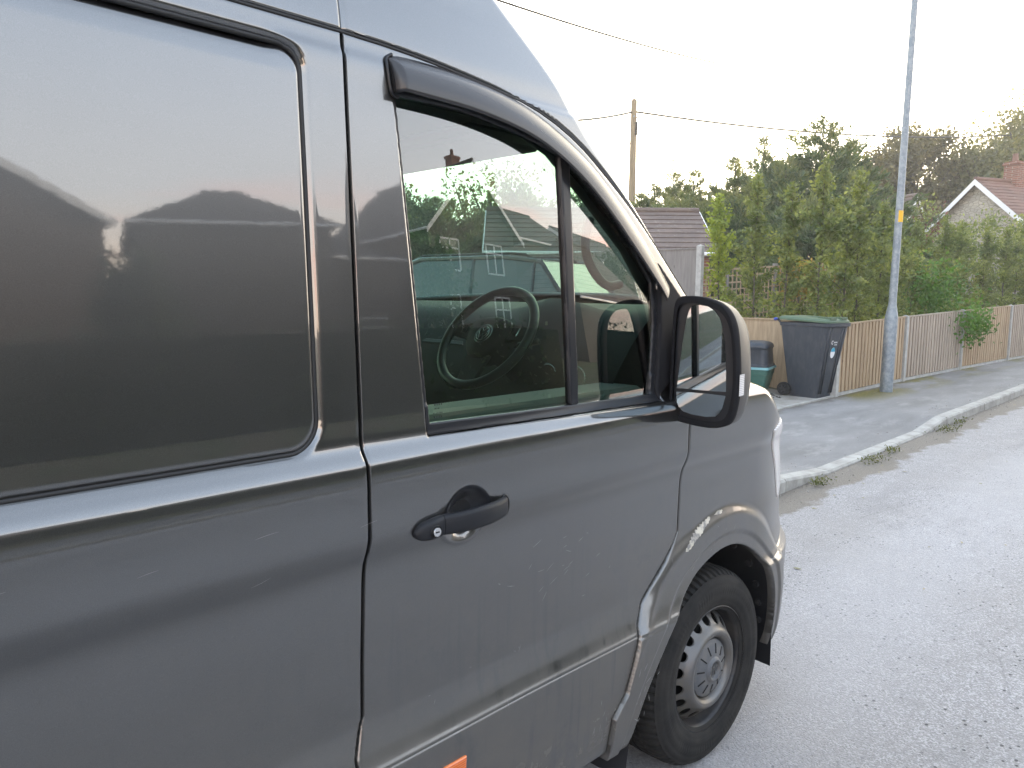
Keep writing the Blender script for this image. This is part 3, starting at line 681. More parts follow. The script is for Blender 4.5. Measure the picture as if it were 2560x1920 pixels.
for y,w_ in ((-.45,.25),(.42,.46)):
    st=MB(); st.box((-1.45,y-w_,.92),(-.95,y+w_,1.08),.04); st.obox((-1.52,y,1.38),(.07,0,.02),(0,w_,0),(-.08,0,.34)); 
    for q in ((0,) if w_<.3 else (-.22,.22)): st.obox((-1.63,y+q,1.83),(.04,0,.01),(0,.12,0),(-.02,0,.10))
    st.build('seat',FABRIC,van)
b=MB(); b.box((-1.80,-.86,.5),(-.45,.86,.56)); b.build('cab_floor',CABBLACK,van)

SCR=M('bare_scratch',(.24,.235,.23),.6); CHIP=M('cream_filler_scrape',(.52,.47,.36),.7); CHIP.base(CHIP.mix(CHIP.mr(CHIP.noise(40,4),.45,.6),(.55,.51,.42),(.22,.21,.2)))
def scratch(owner,wf,cx,cz,sx_,sz,n,lmax,ang0,angs,wd=.0007):
    b=MB()
    for i in range(n):
        x0=cx+rng.normal(0,sx_); z0=cz+rng.normal(0,sz); a=R(ang0+rng.normal(0,angs)); L=lmax*rng.uniform(.25,1); cv=rng.normal(0,.08); V=[]
        for k in range(5):
            t=k/4-.5; aa=a+cv*t; x=x0+L*t*math.cos(aa); z=z0+L*t*math.sin(aa); hw=wd*(1-abs(t)*1.4)*rng.uniform(.8,1.2); y=-(float(wf(np.array([x]),np.array([z]))[0])+.0006)
            V+=[(x-hw*math.sin(a),y,z+hw*math.cos(a)),(x+hw*math.sin(a),y,z-hw*math.cos(a))]
        b.add(V,[(2*k,2*k+1,2*k+3,2*k+2) for k in range(4)])
    o=b.build('scratches',SCR,owner); o['kind']='stuff'
scratch(door,W_door,-.80,.96,.13,.07,22,.035,20,35)
scratch(door,W_door,-.95,.75,.2,.06,8,.02,30,40,.0005)
scratch(door,W_door,-.66,.42,.02,.05,9,.03,70,30,.0010)
scratch(side,W_side,-1.75,1.22,.2,.05,6,.05,8,6,.0003)
scratch(wing,W_wing,-.45,.50,.03,.07,12,.03,60,45,.0010); scratch(wing,W_wing,-.02,.82,.1,.05,9,.025,60,40,.0006)
SCP=chaikin([(-.235,.828),(-.17,.872),(-.10,.900),(-.055,.910),(-.075,.888),(-.105,.878),(-.12,.862),(-.165,.848),(-.20,.823)],1,True)
o=sheet('scraped_patch',lin(-.26,-.03,.003),lin(.80,.93,.003),lambda x,z:polysdf(x,z,SCP)+.004*np.sin(x*210)*np.sin(z*260+x*90),lambda x,z:W_wing(x,z)+.0007,CHIP,wing,hem=0,flange=0,label='cream scrape through the paint on top of the wheel arch')
SCP2=[(-.035,.905),(-.01,.915),(.02,.913),(.01,.903)]
sheet('scraped_patch',lin(-.05,.04,.002),lin(.89,.93,.002),lambda x,z:polysdf(x,z,SCP2)+.002*np.sin(x*600)*np.sin(z*500),lambda x,z:W_wing(x,z)+.0007,CHIP,wing,hem=0,flange=0)

GM=M('etched_glass_mark',(.01,.012,.012),.6)
def gmark(rects,name):
    b=MB()
    for (x0,z0,x1,z1) in rects:
        ys=-(float(Wv(np.array([x0]),np.array([z0]))[0])-.0118); b.add([(x0,ys,z0),(x1,ys,z0),(x1,ys,z1),(x0,ys,z1)],[(0,1,2,3)])
    o=b.build(name,GM,door)
gmark([(-1.232+.006*k,1.398,-1.2285+.006*k,1.4025) for k in range(4)]+[(-1.231+.005*k,1.390,-1.2283+.005*k,1.3925) for k in range(3)]+[(-1.236+.004*k,1.380,-1.2338+.004*k,1.3825) for k in range(7)]+[(-1.234+.005*k,1.371,-1.2308+.005*k,1.3745) for k in range(5)],'glass_marking')

# ================================================================ SETTING
def gz(x,y):
    """terrain height"""
    x=np.asarray(x,float);y=np.asarray(y,float)
    n=np.clip((y-2.6)/1.0,0,None); g=.075+np.minimum(np.maximum(y-3.0,0)*.115,1.0)+.004*np.clip(x-9,0,12)*(y>2)
    s=.10+np.minimum(np.maximum(-y-8,0)*.05,.7)
    return np.where(y>2.2,g,np.where(y<-7.9,s,-.03))
def terrain(name,xs,ys,mat,zf,kind='structure'):
    X,Y=np.meshgrid(xs,ys,indexing='ij'); Z=zf(X,Y); n,m=X.shape; V=np.stack([X.ravel(),Y.ravel(),Z.ravel()],1); i=np.arange(n*m).reshape(n,m)
    q=np.stack([i[:-1,:-1].ravel(),i[1:,:-1].ravel(),i[1:,1:].ravel(),i[:-1,1:].ravel()],1)
    o=mesh(name,V,q,mat); tag(o,None,None,kind=kind); return o
SOIL=M('soil_and_grass',(.10,.12,.05),.95); SOIL.base(SOIL.mix(SOIL.mr(SOIL.noise(1.2,8,.7),.4,.6),(.055,.085,.025),(.12,.10,.06))); SOIL.bump(SOIL.noise(30,4),.6,.03)
xs=np.unique(np.concatenate([lin(-400,-40,30),lin(-40,60,2.0),lin(60,400,30)])); 
terrain('ground',xs,np.unique(np.concatenate([lin(-400,-40,30),lin(-40,-6.2,1.3),[-6.0,.4,2.39],lin(2.41,14,.6),lin(14,60,6),lin(60,400,30)])),SOIL,lambda x,y:np.where((y>-6.1)&(y<2.4),-.06,gz(x,y)-.004))
ROADM=M('worn_asphalt',(.2,.2,.2),.78)
gr=ROADM.noise(160,3,.7); sp=ROADM.vor(95); big=ROADM.noise(.55,5,.6); mid=ROADM.noise(4,5,.6)
c=ROADM.mix(ROADM.mr(gr,.3,.7),(.17,.164,.166),(.38,.370,.376)); c=ROADM.mix(ROADM.mr(ROADM.vor(140,out='Color'),.2,.8,.0,.75),c,ROADM.mix(ROADM.mr(ROADM.vor(140,out='Color'),.62,.68,0,1),(.12,.117,.12),(.46,.45,.46))); c=ROADM.mix(ROADM.mr(big,.3,.7),c,ROADM.mix(.5,c,(.24,.225,.21)))
c=ROADM.mix(ROADM.mr(mid,.35,.65,0,.35),c,(.19,.185,.18))
pit=ROADM.math(ROADM.mr(ROADM.vor(21,(1,1.3,1)),.13,.19,1,0),ROADM.mr(ROADM.noise(1.5,5,.7),.45,.55))
c=ROADM.mix(pit,c,(.055,.055,.058))
crk=ROADM.math(ROADM.mr(ROADM.vor(.9,(1,1,1),'DISTANCE_TO_EDGE'),.0,.006,1,0),ROADM.mr(ROADM.noise(.8,3),.52,.56)); c=ROADM.mix(ROADM.math(crk,.35),c,(.10,.10,.10))
trk=ROADM.mr(ROADM.wave(.19,None,'Y',1.2),.3,.9,0,.35); c=ROADM.mix(trk,c,(.38,.375,.385)); st=ROADM.mr(ROADM.noise(.9,7,.75,(.4,1.3,1)),.56,.66,0,.35); c=ROADM.mix(st,c,(.15,.148,.15))
lt=ROADM.math(ROADM.mr(ROADM.vor(60),.06,.13,1,0),ROADM.mr(ROADM.noise(7,2),.45,.55)); c=ROADM.mix(ROADM.math(lt,.5),c,(.40,.385,.38))
# the gutter strip by the kerb holds silt, its edge ragged
gy=ROADM.z(1); gx=ROADM.math(gy,ROADM.math(ROADM.mr(ROADM.noise(1.6,6,.7),.2,.8,-.22,.22),0,'ADD'),'ADD')
c=ROADM.mix(ROADM.mr(gx,.14,.20,0,.85),c,ROADM.mix(ROADM.noise(40,4),(.06,.05,.038),(.19,.165,.13)))
ROADM.base(c); ROADM.bump(ROADM.math(ROADM.mr(ROADM.vor(110),0,.5),ROADM.math(pit,-1.2),'ADD'),.5,.006)
terrain('road',np.unique(np.concatenate([lin(-120,-10,10),lin(-10,30,1),lin(30,160,10)])),np.array([-6.0,-4,-2,-.5,.2,.46]),ROADM,lambda x,y:.0+.0*x)
def kerbtop(x): return np.interp(x,[-200,3.72,4.635,7.38,8.295,200],[.11,.11,.030,.030,.115,.115])
FYf=lambda x: np.interp(x,[8,9.4,12.49,15.73,19.22,23,30],[2.33,2.33,2.32,2.21,2.05,1.80,1.2])
PAVM=M('pavement_asphalt',(.16,.16,.165),.85)
c=PAVM.mix(PAVM.mr(PAVM.noise(140,3,.7),.3,.7),(.15,.148,.148),(.26,.255,.252)); c=PAVM.mix(PAVM.mr(PAVM.noise(.9,6,.65,(.5,1.6,1)),.38,.65,0,.8),c,(.125,.122,.12))
c=PAVM.mix(PAVM.mr(PAVM.noise(2.6,8,.75,(.6,1.4,1)),.52,.66,0,.4),c,(.34,.33,.315))
w_=PAVM.math(PAVM.math(PAVM.mr(PAVM.vor(38),.05,.12,1,0),PAVM.mr(PAVM.noise(3,3),.52,.6)),.8); c=PAVM.mix(w_,c,(.5,.48,.46))
my=PAVM.z(1); mo=PAVM.math(PAVM.mr(my,1.45,2.10,0,1),PAVM.mr(PAVM.noise(1.1,6,.65,(.6,1.2,1)),.44,.53),'MULTIPLY')
mo=PAVM.math(mo,PAVM.mr(PAVM.z(0),9.0,9.8,0,1)); c=PAVM.mix(mo,c,PAVM.mix(PAVM.mr(PAVM.noise(25,4),.4,.6),(.085,.10,.018),(.20,.15,.03)))
c=PAVM.mix(PAVM.math(PAVM.mr(PAVM.math(my,PAVM.mr(PAVM.noise(2.2,5),.2,.8,-.15,.15),'ADD'),2.16,2.28,0,1),.75),c,(.07,.062,.045)); 
PAVM.base(c); PAVM.bump(PAVM.vor(120),.4,.004)
def pavz(x,y): t=np.clip((y-.59)/1.4,0,1); return kerbtop(x)*(1-sm(0,1,t))+.075*sm(0,1,t)+.002
terrain('pavement',np.unique(np.concatenate([lin(-120,-5,8),lin(-5,30,.35),[3.72,4.635,7.38,8.295],lin(30,160,10)])),lin(.585,2.47,.1),PAVM,pavz)
terrain('far_pavement',np.array([-120.,-60,0,60,160]),np.array([-8.0,-6.13]),PAVM,lambda x,y:.10+0*x)
KERBM=M('kerb_concrete',(.42,.41,.38),.85); KERBM.base(KERBM.mix(KERBM.mr(KERBM.noise(5,7,.7),.35,.7),(.40,.39,.36),(.22,.21,.19))); KERBM.bump(KERBM.noise(90,4),.4,.004)
kb=MB(); x=-20.07
while x<60:
    L=.915; a,b_=x+.006,x+L-.006; za,zb=float(kerbtop(a)),float(kerbtop(b_)); j=random.uniform(-.004,.004)
    P=[]
    for xx,zz in ((a,za),(b_,zb)): P+=[(xx,.46+j,-.05),(xx,.46+j,zz-.02),(xx,.475+j,zz),(xx,.588,zz+.003),(xx,.588,-.05)]
    kb.add(P,[(0,1,2,3,4),(9,8,7,6,5)]+[(i,i+5,(i+1)%5+5,(i+1)%5) for i in range(5)]); x+=L
tag(kb.build('kerb',KERBM),None,None,kind='structure')
kb=MB(); kb.box((-120,-6.13,-.05),(160,-6.0,.11)); tag(kb.build('far_kerb',KERBM),None,None,kind='structure')
# driveway and back edging strip
DRV=M('driveway_concrete',(.3,.29,.27),.9); DRV.base(DRV.mix(DRV.mr(DRV.noise(2.2,7,.7),.35,.65),(.33,.315,.285),(.17,.15,.12))); DRV.bump(DRV.noise(60,4),.3,.004)
GRAV=M('driveway_gravel',(.3,.24,.17),.95); GRAV.base(GRAV.mix(GRAV.vor(60,out='Color'),(.20,.155,.10),(.38,.31,.22),)); GRAV.bump(GRAV.vor(70),1.0,.01)
terrain('driveway',lin(-.5,9.35,.6),np.array([2.35,2.6,3.0,3.3,3.9]),DRV,lambda x,y:gz(x,y)+.004)
terrain('driveway_gravel',lin(1.5,9.45,.6),lin(3.9,13,.6),GRAV,lambda x,y:gz(x,y)+.006)
kb=MB()
x=-6
while x<9.3:
    kb.box((x+.004,2.30,-.02),(x+.90,2.352,.098+random.uniform(-.003,.004))); x+=.91
tag(kb.build('edging_strip',KERBM),None,None,kind='structure')

# ---------------------------------------------------------------- timber fences
WOODS={}
def wood(name,a,b,dark):
    m=M(name,a,.85); c=m.mix(m.mr(m.noise(3,6,.6,(9,9,.9)),.35,.65),a,b); c=m.mix(m.mr(m.rnd(),0,1,0,.45),c,dark)
    c=m.mix(m.math(m.mr(m.vor(3.1,(3,3,.9)),.05,.11,1,0),.7),c,tuple(q*.45 for q in dark)); m.base(c); m.bump(m.noise(6,5,.6,(20,20,1)),.4,.004); return m
WGREY=wood('weathered_timber',(.43,.36,.29),(.32,.262,.205),(.24,.195,.155))
WTAN=wood('tan_timber',(.46,.345,.22),(.33,.24,.15),(.27,.19,.12))
WOLD=wood('old_grey_timber',(.27,.25,.235),(.19,.175,.165),(.15,.14,.13))
CONC=M('post_concrete',(.44,.43,.41),.9); CONC.base(CONC.mix(CONC.mr(CONC.noise(8,6,.7),.35,.7),(.45,.445,.42),(.28,.275,.26))); CONC.bump(CONC.noise(80,3),.3,.003)
def fence(name,label,pts,zb,zt,mats,pitch,cat='fence',posts=True,gravel=.0,th=.03,group=None,posth=.05,capm=None):
    """pts: plan polyline of post positions; every bay a panel part, every post a part"""
    root=thing(name,(pts[0][0],pts[0][1],zb(pts[0][0])),label,cat,group)
    for i,(a,b_) in enumerate(zip(pts[:-1],pts[1:])):
        a=np.array(a);b_=np.array(b_); L=np.linalg.norm(b_-a); d=(b_-a)/L; nrm=np.array([d[1],-d[0]]) ; m=MB(); n=max(1,int(round((L-.12)/pitch))); w_=(L-.12)/n
        for k in range(n):
            c=a+d*(.06+w_*(k+.5)); off=.012 if k%2 else -.004; x_=a[0]+(b_[0]-a[0])*(k/n); z0=zb(c[0])+gravel+.01; z1=zt(c[0])-.03+random.uniform(-.004,.004)
            ti=random.uniform(-.006,.006)
            # feather-edge board: thick edge one side, thin the other
            u0,u1=(c-d*w_*.34,c+d*w_*.34) ; t0,t1=.026+ti*.5,.022+ti*.5
            P=[]
            for z in (z0,z1):
                for u,t in ((u0,t0),(u1,t1)):
                    P+=[(u[0]+nrm[0]*t,u[1]+nrm[1]*t,z),(u[0]-nrm[0]*.006,u[1]-nrm[1]*.006,z)]
            m.add(P,[(0,2,3,1),(4,5,7,6),(0,4,6,2),(1,3,7,5),(0,1,5,4),(2,6,7,3)])
        zz0,zz1=zb(a[0])+gravel+.01,zt(a[0])-.035; q0=np.array([*(a+d*.06)]);q1=np.array([*(b_-d*.06)]); m.add([(q0[0],q0[1],zz0),(q1[0],q1[1],zb(b_[0])+gravel+.01),(q1[0],q1[1],zt(b_[0])-.035),(q0[0],q0[1],zz1),(q0[0]-nrm[0]*.01,q0[1]-nrm[1]*.01,zz0),(q1[0]-nrm[0]*.01,q1[1]-nrm[1]*.01,zz0),(q1[0]-nrm[0]*.01,q1[1]-nrm[1]*.01,zt(b_[0])-.035),(q0[0]-nrm[0]*.01,q0[1]-nrm[1]*.01,zz1)],[(0,1,2,3),(7,6,5,4),(0,4,5,1),(3,2,6,7)])
        # capping rail follows the top
        za,zc=zt(a[0]),zt(b_[0]); p0=np.array([*(a+d*.05),za-.03]);p1=np.array([*(b_-d*.05),zc-.03]); mid=(p0+p1)/2; ux=(p1-p0)/2
        m.obox(mid+np.array([0,0,.012]),ux,np.array([nrm[0],nrm[1],0])*.028,(0,0,.012))
        m.build('fence_panel',mats[i%len(mats)],root)
        if gravel:
            g=MB(); p0[2]=zb(a[0])+gravel/2;p1[2]=zb(b_[0])+gravel/2; g.obox((p0+p1)/2,(p1-p0)/2,np.array([nrm[0],nrm[1],0])*.022,(0,0,gravel/2)); g.build('gravel_board',CONC,root)
    if posts:
        for p in pts:
            m=MB(); z0=zb(p[0])-.1;z1=zt(p[0])+posth; m.box((p[0]-.05,p[1]-.05,z0),(p[0]+.05,p[1]+.05,z1-.03)); m.add([(p[0]-.05,p[1]-.05,z1-.03),(p[0]+.05,p[1]-.05,z1-.03),(p[0]+.05,p[1]+.05,z1-.03),(p[0]-.05,p[1]+.05,z1-.03),(p[0],p[1],z1)],[(0,1,4),(1,2,4),(2,3,4),(3,0,4)])
            m.build('post',CONC,root)
    return root
FY=FYf
px_=[9.42,12.49,15.73,19.22,22.6,26,29.5]
fence('street_fence','low board fence with concrete posts along the back of the pavement',[(x,float(FY(x))) for x in px_],lambda x:.075,lambda x:1.20+.022*(x-9.4),[WTAN,WGREY,WTAN,WGREY,WTAN,WGREY],.150,gravel=.05,posth=.02)
fence('side_fence','low board fence running back from the street behind the wheelie bin',[(9.50,2.50),(9.55,4.75)],lambda x:.10,lambda x:1.255,[WTAN],.135,posts=False)
fence('tall_fence','tall grey board fence with a concrete end post beside the garage',[(9.68,4.90),(9.70,7.9),(9.72,10.9)],lambda x:.35,lambda x:2.46,[WOLD],.14,gravel=.2)
# trellis
tr=thing('trellis_fence',(11.2,5.7,.3),'square wooden trellis fence behind the row of young trees','fence')
A=np.array([10.2,5.85]);B=np.array([17.5,5.15]);L=np.linalg.norm(B-A);d=(B-A)/L;nb=4
for i in range(nb):
    m=MB(); a=A+(B-A)*i/nb;b_=A+(B-A)*(i+1)/nb
    za=2.07+.40*i/nb;zc=2.07+.40*(i+1)/nb
    for k in range(12):
        u=(k+.5)/12; p=a+(b_-a)*u; z=za+(zc-za)*u; m.obox((p[0],p[1],z/2+.2),(d[0]*.014,d[1]*.014,0),(-d[1]*.009,d[0]*.009,0),(0,0,z/2-.2))
    for k in range(13):
        h=za-.02-k*.14; h2=zc-.02-k*.14; p0=np.array([*a,h]);p1=np.array([*b_,h2]); th=.022 if k==0 else .014
        m.obox((p0+p1)/2+np.array([-.012*-d[1],-.014,0]),(p1-p0)/2,(-d[1]*.008,d[0]*.008,0),(0,0,th))
    m.build('trellis_panel',WTAN,tr)
for i in range(nb+1):
    a=A+(B-A)*i/nb; z=2.12+.40*i/nb; m=MB(); m.box((a[0]-.04,a[1]-.04,.2),(a[0]+.04,a[1]+.04,z)); m.build('post',WOLD,tr)
# pale sleeper bed edging seen over the low side fence
m=MB(); m.box((10.3,5.2,1.0),(13.2,5.26,1.16)); m.box((10.2,4.9,.9),(13.0,4.96,1.02)); tag(m.build('raised_bed_rail',WGREY),'pale horizontal rails behind the low side fence','rail')

# ---------------------------------------------------------------- street lamp
GALV=M('galvanised_steel',(.42,.46,.49),.5,.25); g1=GALV.noise(14,5,.7); GALV.base(GALV.mix(GALV.mr(g1,.38,.62),(.17,.205,.235),(.30,.33,.35))); GALV.rough(GALV.mr(g1,.3,.7,.38,.6))
lp=thing('street_lamp',(10.67,1.98,.075),'tall galvanised steel street lamp standing on the pavement by the fence','street lamp')
b=MB(); L0=(10.67,1.98,.06); b.rev([(.098,0),(.098,1.22),(.094,1.25),(.062,1.43),(.060,1.46)],L0,'z',32); b.build('lamp_base',GALV,lp,True,auto=30)
b=MB(); b.rev([(.060,1.45),(.052,4.0),(.047,6.4),(.044,8.0)],L0,'z',24); b.build('lamp_column',GALV,lp,True,auto=30)
b=MB(); b.rev([(.0475,6.38),(.062,6.40),(.062,6.52),(.046,6.54)],L0,'z',24); b.build('collar',GALV,lp,True,auto=30)
b=MB(); b.tube([(10.67,1.98,8.05),(10.60,1.6,8.25),(10.55,1.1,8.3)],.03,8); b.obox((10.5,.8,8.3),(.12,0,0),(0,.32,0),(0,0,.06)); b.build('lantern',GALV,lp)
b=MB(); b.rev([(.0625,2.73),(.0625,2.91)],(10.67,1.98,.06),'z',10,R(192),R(275),closed=False); b.build('yellow_label',M('yellow_sticker',(.75,.42,.02),.5),lp,True)
lp.rotation_euler=(0,R(1.1),0)
# ---------------------------------------------------------------- utility pole and cables
POLEW=M('pole_timber',(.26,.20,.13),.9); POLEW.base(POLEW.mix(POLEW.mr(POLEW.noise(4,6,.6,(8,8,.5)),.3,.7),(.30,.235,.14),(.17,.13,.085)))
up_=thing('utility_pole',(23.2,16.2,.8),'brown wooden utility pole carrying the overhead cables','utility pole')
b=MB(); b.tube([(23.18,16.15,.6),(23.20,16.18,5),(23.22,16.2,9.25),(23.22,16.2,9.33)],[.17,.145,.115,.04],14); b.build('pole',POLEW,up_,True,auto=40)
b=MB(); b.tube([(23.1,16.1,8.62),(23.35,16.3,8.62)],.04,8); b.build('bracket',GALV,up_)
b=MB(); b.tube([(23.2,16.05,7.9),(23.2,16.05,8.4)],.05,8); b.build('junction_box',DARK,up_)
CAB=M('cable_black',(.03,.03,.03),.7)
def unp(u,v,dep):
    """metric point seen at (u,v) of the 2212 px wide photo at a given depth"""
    k=2560/2212; return np.array(CP)+dep*(np.array(fw)+(u*k-1280)/F2560*np.array(r2)-(v*k-960)/F2560*np.array(u2))
def cable(a,b_,sag,r,label,group='overhead cables'):
    a=np.array(a);b_=np.array(b_); P=[a+(b_-a)*t-np.array([0,0,4*sag*t*(1-t)]) for t in np.linspace(0,1,28)]
    o=MB().tube(P,r,5).build('overhead_cable',CAB,None,True,loc=P[0]); tag(o,label,'cable',group); return o
P0=unp(1370,241,30.2)
cable(P0,unp(2230,288,46),.55,.04,'thick overhead cable from the wooden pole to the right edge')
cable(P0,unp(1180,262,24),.1,.04,'thick overhead cable from the wooden pole leftwards behind the van roof')
cable(unp(1060,-5,16),unp(1730,160,40),.35,.024,'thin overhead cable slanting down across the sky from the van roof')
cable(unp(1370,250,30.2),unp(1640,385,46),.25,.022,'thin overhead wire falling from the wooden pole behind the conifers')
cable(unp(1380,343,36),unp(1700,347,60),.1,.03,'lowest thin wire to the right of the wooden pole')
cable(unp(1362,309,34),unp(1240,322,40),.1,.022,'faint thin wire to the left of the wooden pole')
BIRD=M('bird_feathers',(.02,.02,.022),.8)
for (u,v,lb) in ((1441,77,'small dark bird high above the cable, the lower left one'),(1593,60,'small dark bird high in the sky, the right one')):
    p=unp(u,v,60); b=MB(); b.tube([p+np.array([-.08,0,0]),p,p+np.array([.09,0,.01])],[.015,.035,.012],8)
    b.add([p,p+np.array([.05,-.16,.05]),p+np.array([-.04,-.14,.05])],[(0,1,2)]); b.add([p,p+np.array([.05,.16,.05]),p+np.array([-.04,.14,.05])],[(0,1,2)])
    o=b.build('bird',BIRD,None,True,loc=p); tag(o,lb,'bird','birds in flight')

# ---------------------------------------------------------------- bins
BINM=M('bin_plastic',(.035,.042,.055),.5); BINM.base(BINM.mix(BINM.mr(BINM.noise(4,6,.7,(3,3,1)),.45,.75,0,.5),(.033,.040,.052),(.10,.105,.11))); BINM.bump(BINM.noise(500,2),.2,.001)
LIDG=M('green_lid_plastic',(.075,.125,.075),.5); TEAL=M('green_box_plastic',(.045,.15,.12),.45); TEAL.base(TEAL.mix(TEAL.mr(TEAL.noise(5,5),.4,.7,0,.6),(.04,.14,.11),(.10,.19,.16))); TEALL=M('pale_teal_rim',(.25,.50,.52),.45); BLUEP=M('blue_plastic',(.02,.06,.35),.4); WHT=M('white_vinyl',(.75,.75,.75),.5)
def binz(): return .09
wb=thing('wheelie_bin',(9.03,2.72,.085),'dark grey wheelie bin with a green lid at the end of the low fence','wheelie bin')
bx_,by_,bz_=9.24,2.62,.075; ang=R(-9)
def BL_(x,y,z):  # local bin frame: +y points back to the wheels/hinge, x across
    x,y,z=x*1.13,y*1.12,z*1.13
    return (bx_+x*math.cos(ang)-y*math.sin(ang),by_+x*math.sin(ang)+y*math.cos(ang),bz_+z)
secs=[(0.0,.20,-.20,.22),(.10,.205,-.215,.235),(.80,.265,-.325,.325),(.96,.275,-.355,.345),(.965,.285,-.385,.36),(1.01,.288,-.390,.365)]
V=[];
def rrect(hx,y0,y1,r,k=4):
    P=[]
    for cx,cy,a0 in ((hx-r,y1-r,0),(-hx+r,y1-r,90),(-hx+r,y0+r,180),(hx-r,y0+r,270)):
        for j in range(k+1): a=R(a0+90*j/k); P.append((cx+r*math.cos(a),cy+r*math.sin(a)))
    return P
for z,hx,y0,y1 in secs:
    for x,y in rrect(hx,y0,y1,.05): V.append(BL_(x,y,z))
n=20;Fs=[(j*n+i,j*n+(i+1)%n,(j+1)*n+(i+1)%n,(j+1)*n+i) for j in range(len(secs)-1) for i in range(n)]+[tuple(range(n))[::-1],tuple((len(secs)-1)*n+i for i in range(n))]
o=mesh('bin_body',V,Fs,BINM,wb); autosmooth(o,30)
# ribs down the front (street side)
b=MB()
for x in (-.185,.185,-.12,.12):
    P=[BL_(x*.8,-.212,.06),BL_(x,-.322,.80),BL_(x*1.03,-.352,.95)]; b.tube(P,.016,6)
b.build('rib',BINM,wb,True)
V=[]
for z,s,dz in ((1.012,1.0,0),(1.035,1.0,.0),(1.060,.93,.0),(1.068,.80,.0)):
    for x,y in rrect(.285*s,-.375*s-.012*(1-s),.385*s,.06): V.append(BL_(x,y,z+.035*((y+.38)/.76)))
Fs=[(j*n+i,j*n+(i+1)%n,(j+1)*n+(i+1)%n,(j+1)*n+i) for j in range(3) for i in range(n)]+[tuple(3*n+i for i in range(n))]
o=mesh('bin_lid',V,Fs,LIDG,wb); autosmooth(o,30)
b=MB()
for x in (-.13,.13): b.box((0,0,0),(0,0,0)); b.V=b.V[:-8]; b.F=b.F[:-6]; b.add([BL_(x+a,y,z) for z in (1.06,1.088) for a,y in ((-.07,-.37),(.07,-.37),(.07,-.18),(-.07,-.18))],[(3,2,1,0),(4,5,6,7),(0,1,5,4),(1,2,6,5),(2,3,7,6),(3,0,4,7)])
b.build('lid_grip',LIDG,wb)
b=MB(); b.tube([BL_(-.24,.42,1.05),BL_(.24,.42,1.05)],.017,10); 
for x in (-.22,.22): b.tube([BL_(x,.33,.96),BL_(x,.42,1.05)],.016,8)
b.build('bin_handle',BINM,wb,True); b=MB(); b.tube([BL_(-.24,.42,1.05),BL_(-.285,.42,1.05)],.024,12); b.build('handle_end_cap',BLUEP,wb,True)
for s in (-1,1):
    b=MB(); c=BL_(s*.25,.235,.10); hx=np.array(BL_(1,0,0))-np.array(BL_(0,0,0)); hy=np.array(BL_(0,1,0))-np.array(BL_(0,0,0)); hz_=np.array([0,0,1.])
    prof=[(.0,.020),(.028,.024),(.035,.012),(.062,.012),(.070,.024),(.095,.026),(.101,.016),(.101,-.016),(.095,-.026),(.0,-.026)]
    V=[];nn=36
    for i in range(nn):
        a=2*math.pi*i/nn
        for r,h in prof: V.append(np.array(c)+hy*r*math.cos(a)+hz_*r*math.sin(a)+hx*s*(h+.02))
    mm=len(prof);Fs=[(i*mm+k,((i+1)%nn)*mm+k,((i+1)%nn)*mm+k+1,i*mm+k+1) for i in range(nn) for k in range(mm-1)]
    o=mesh('bin_wheel',V,Fs,RUBBER,wb); autosmooth(o,35)
    b=MB()
    for k in range(6):
        a=k*math.pi/3; b.tube([np.array(c)+hx*s*.036+hy*.02*math.cos(a)+hz_*.02*math.sin(a),np.array(c)+hx*s*.036+hy*.068*math.cos(a)+hz_*.068*math.sin(a)],.006,5)
    b.build('wheel_spoke',BINM,o)
# printed marks on the street-side face
def frontpt(u,z,h=.003):   # u across, on the sloping front face
    y=np.interp(z,[.10,.80,.96],[-.215,-.325,-.355]); return BL_(u,y-h,z)
def rot2(u,v,a): return (u*math.cos(a)-v*math.sin(a),u*math.sin(a)+v*math.cos(a))
def frontpoly(name,polys,mat,par,h=.0035):
    b=MB()
    for P in polys:
        n=len(P); b.add([frontpt(u,z,h) for u,z in P],[tuple(range(n))])
    return b.build(name,mat,par)
side_u=lambda y,z,h=.003: BL_(-(np.interp(z,[.10,.80,.96],[.205,.265,.275])+h),y,z)
def sidepoly(name,polys,mat,par,h):
    b=MB()
    for P in polys: b.add([side_u(y,z,h) for y,z in P],[tuple(range(len(P)))])
    return b.build(name,mat,par)
# the faces the camera sees: -x side (broad) and the street front
def ell(cu,cz,a,b_,t0=0,t1=360,n=28): return [(cu+a*math.cos(R(t0+(t1-t0)*i/n)),cz+b_*math.sin(R(t0+(t1-t0)*i/n))) for i in range(n+1)]
frontpoly('sticker',[ell(-.005,.615,.052,.072)],WHT,wb,.004)
frontpoly('sticker_band',[ell(-.005,.615,.050,.069,12,168)],M('sticker_blue',(.03,.32,.48),.5),wb,.005)
arc=[];
for i in range(21):
    a=R(40+280*i/20); arc.append((-.055+.024*math.cos(a),.755+.026*math.sin(a)))
for i in range(20,-1,-1):
    a=R(40+280*i/20); arc.append((-.052+.014*math.cos(a),.755+.017*math.sin(a)))
qs=[[arc[i],arc[i+1],arc[40-i],arc[41-i]] for i in range(20)]
frontpoly('bin_logo',qs+[[(u,.745),(u+.012,.745),(u+.012,.762),(u,.762)] for u in (-.02,-.003,.014,.031,.048)]+[[(u,.715),(u+.010,.715),(u+.010,.728),(u,.728)] for u in (.0,.02,.035,.049)],WHT,wb,.004)
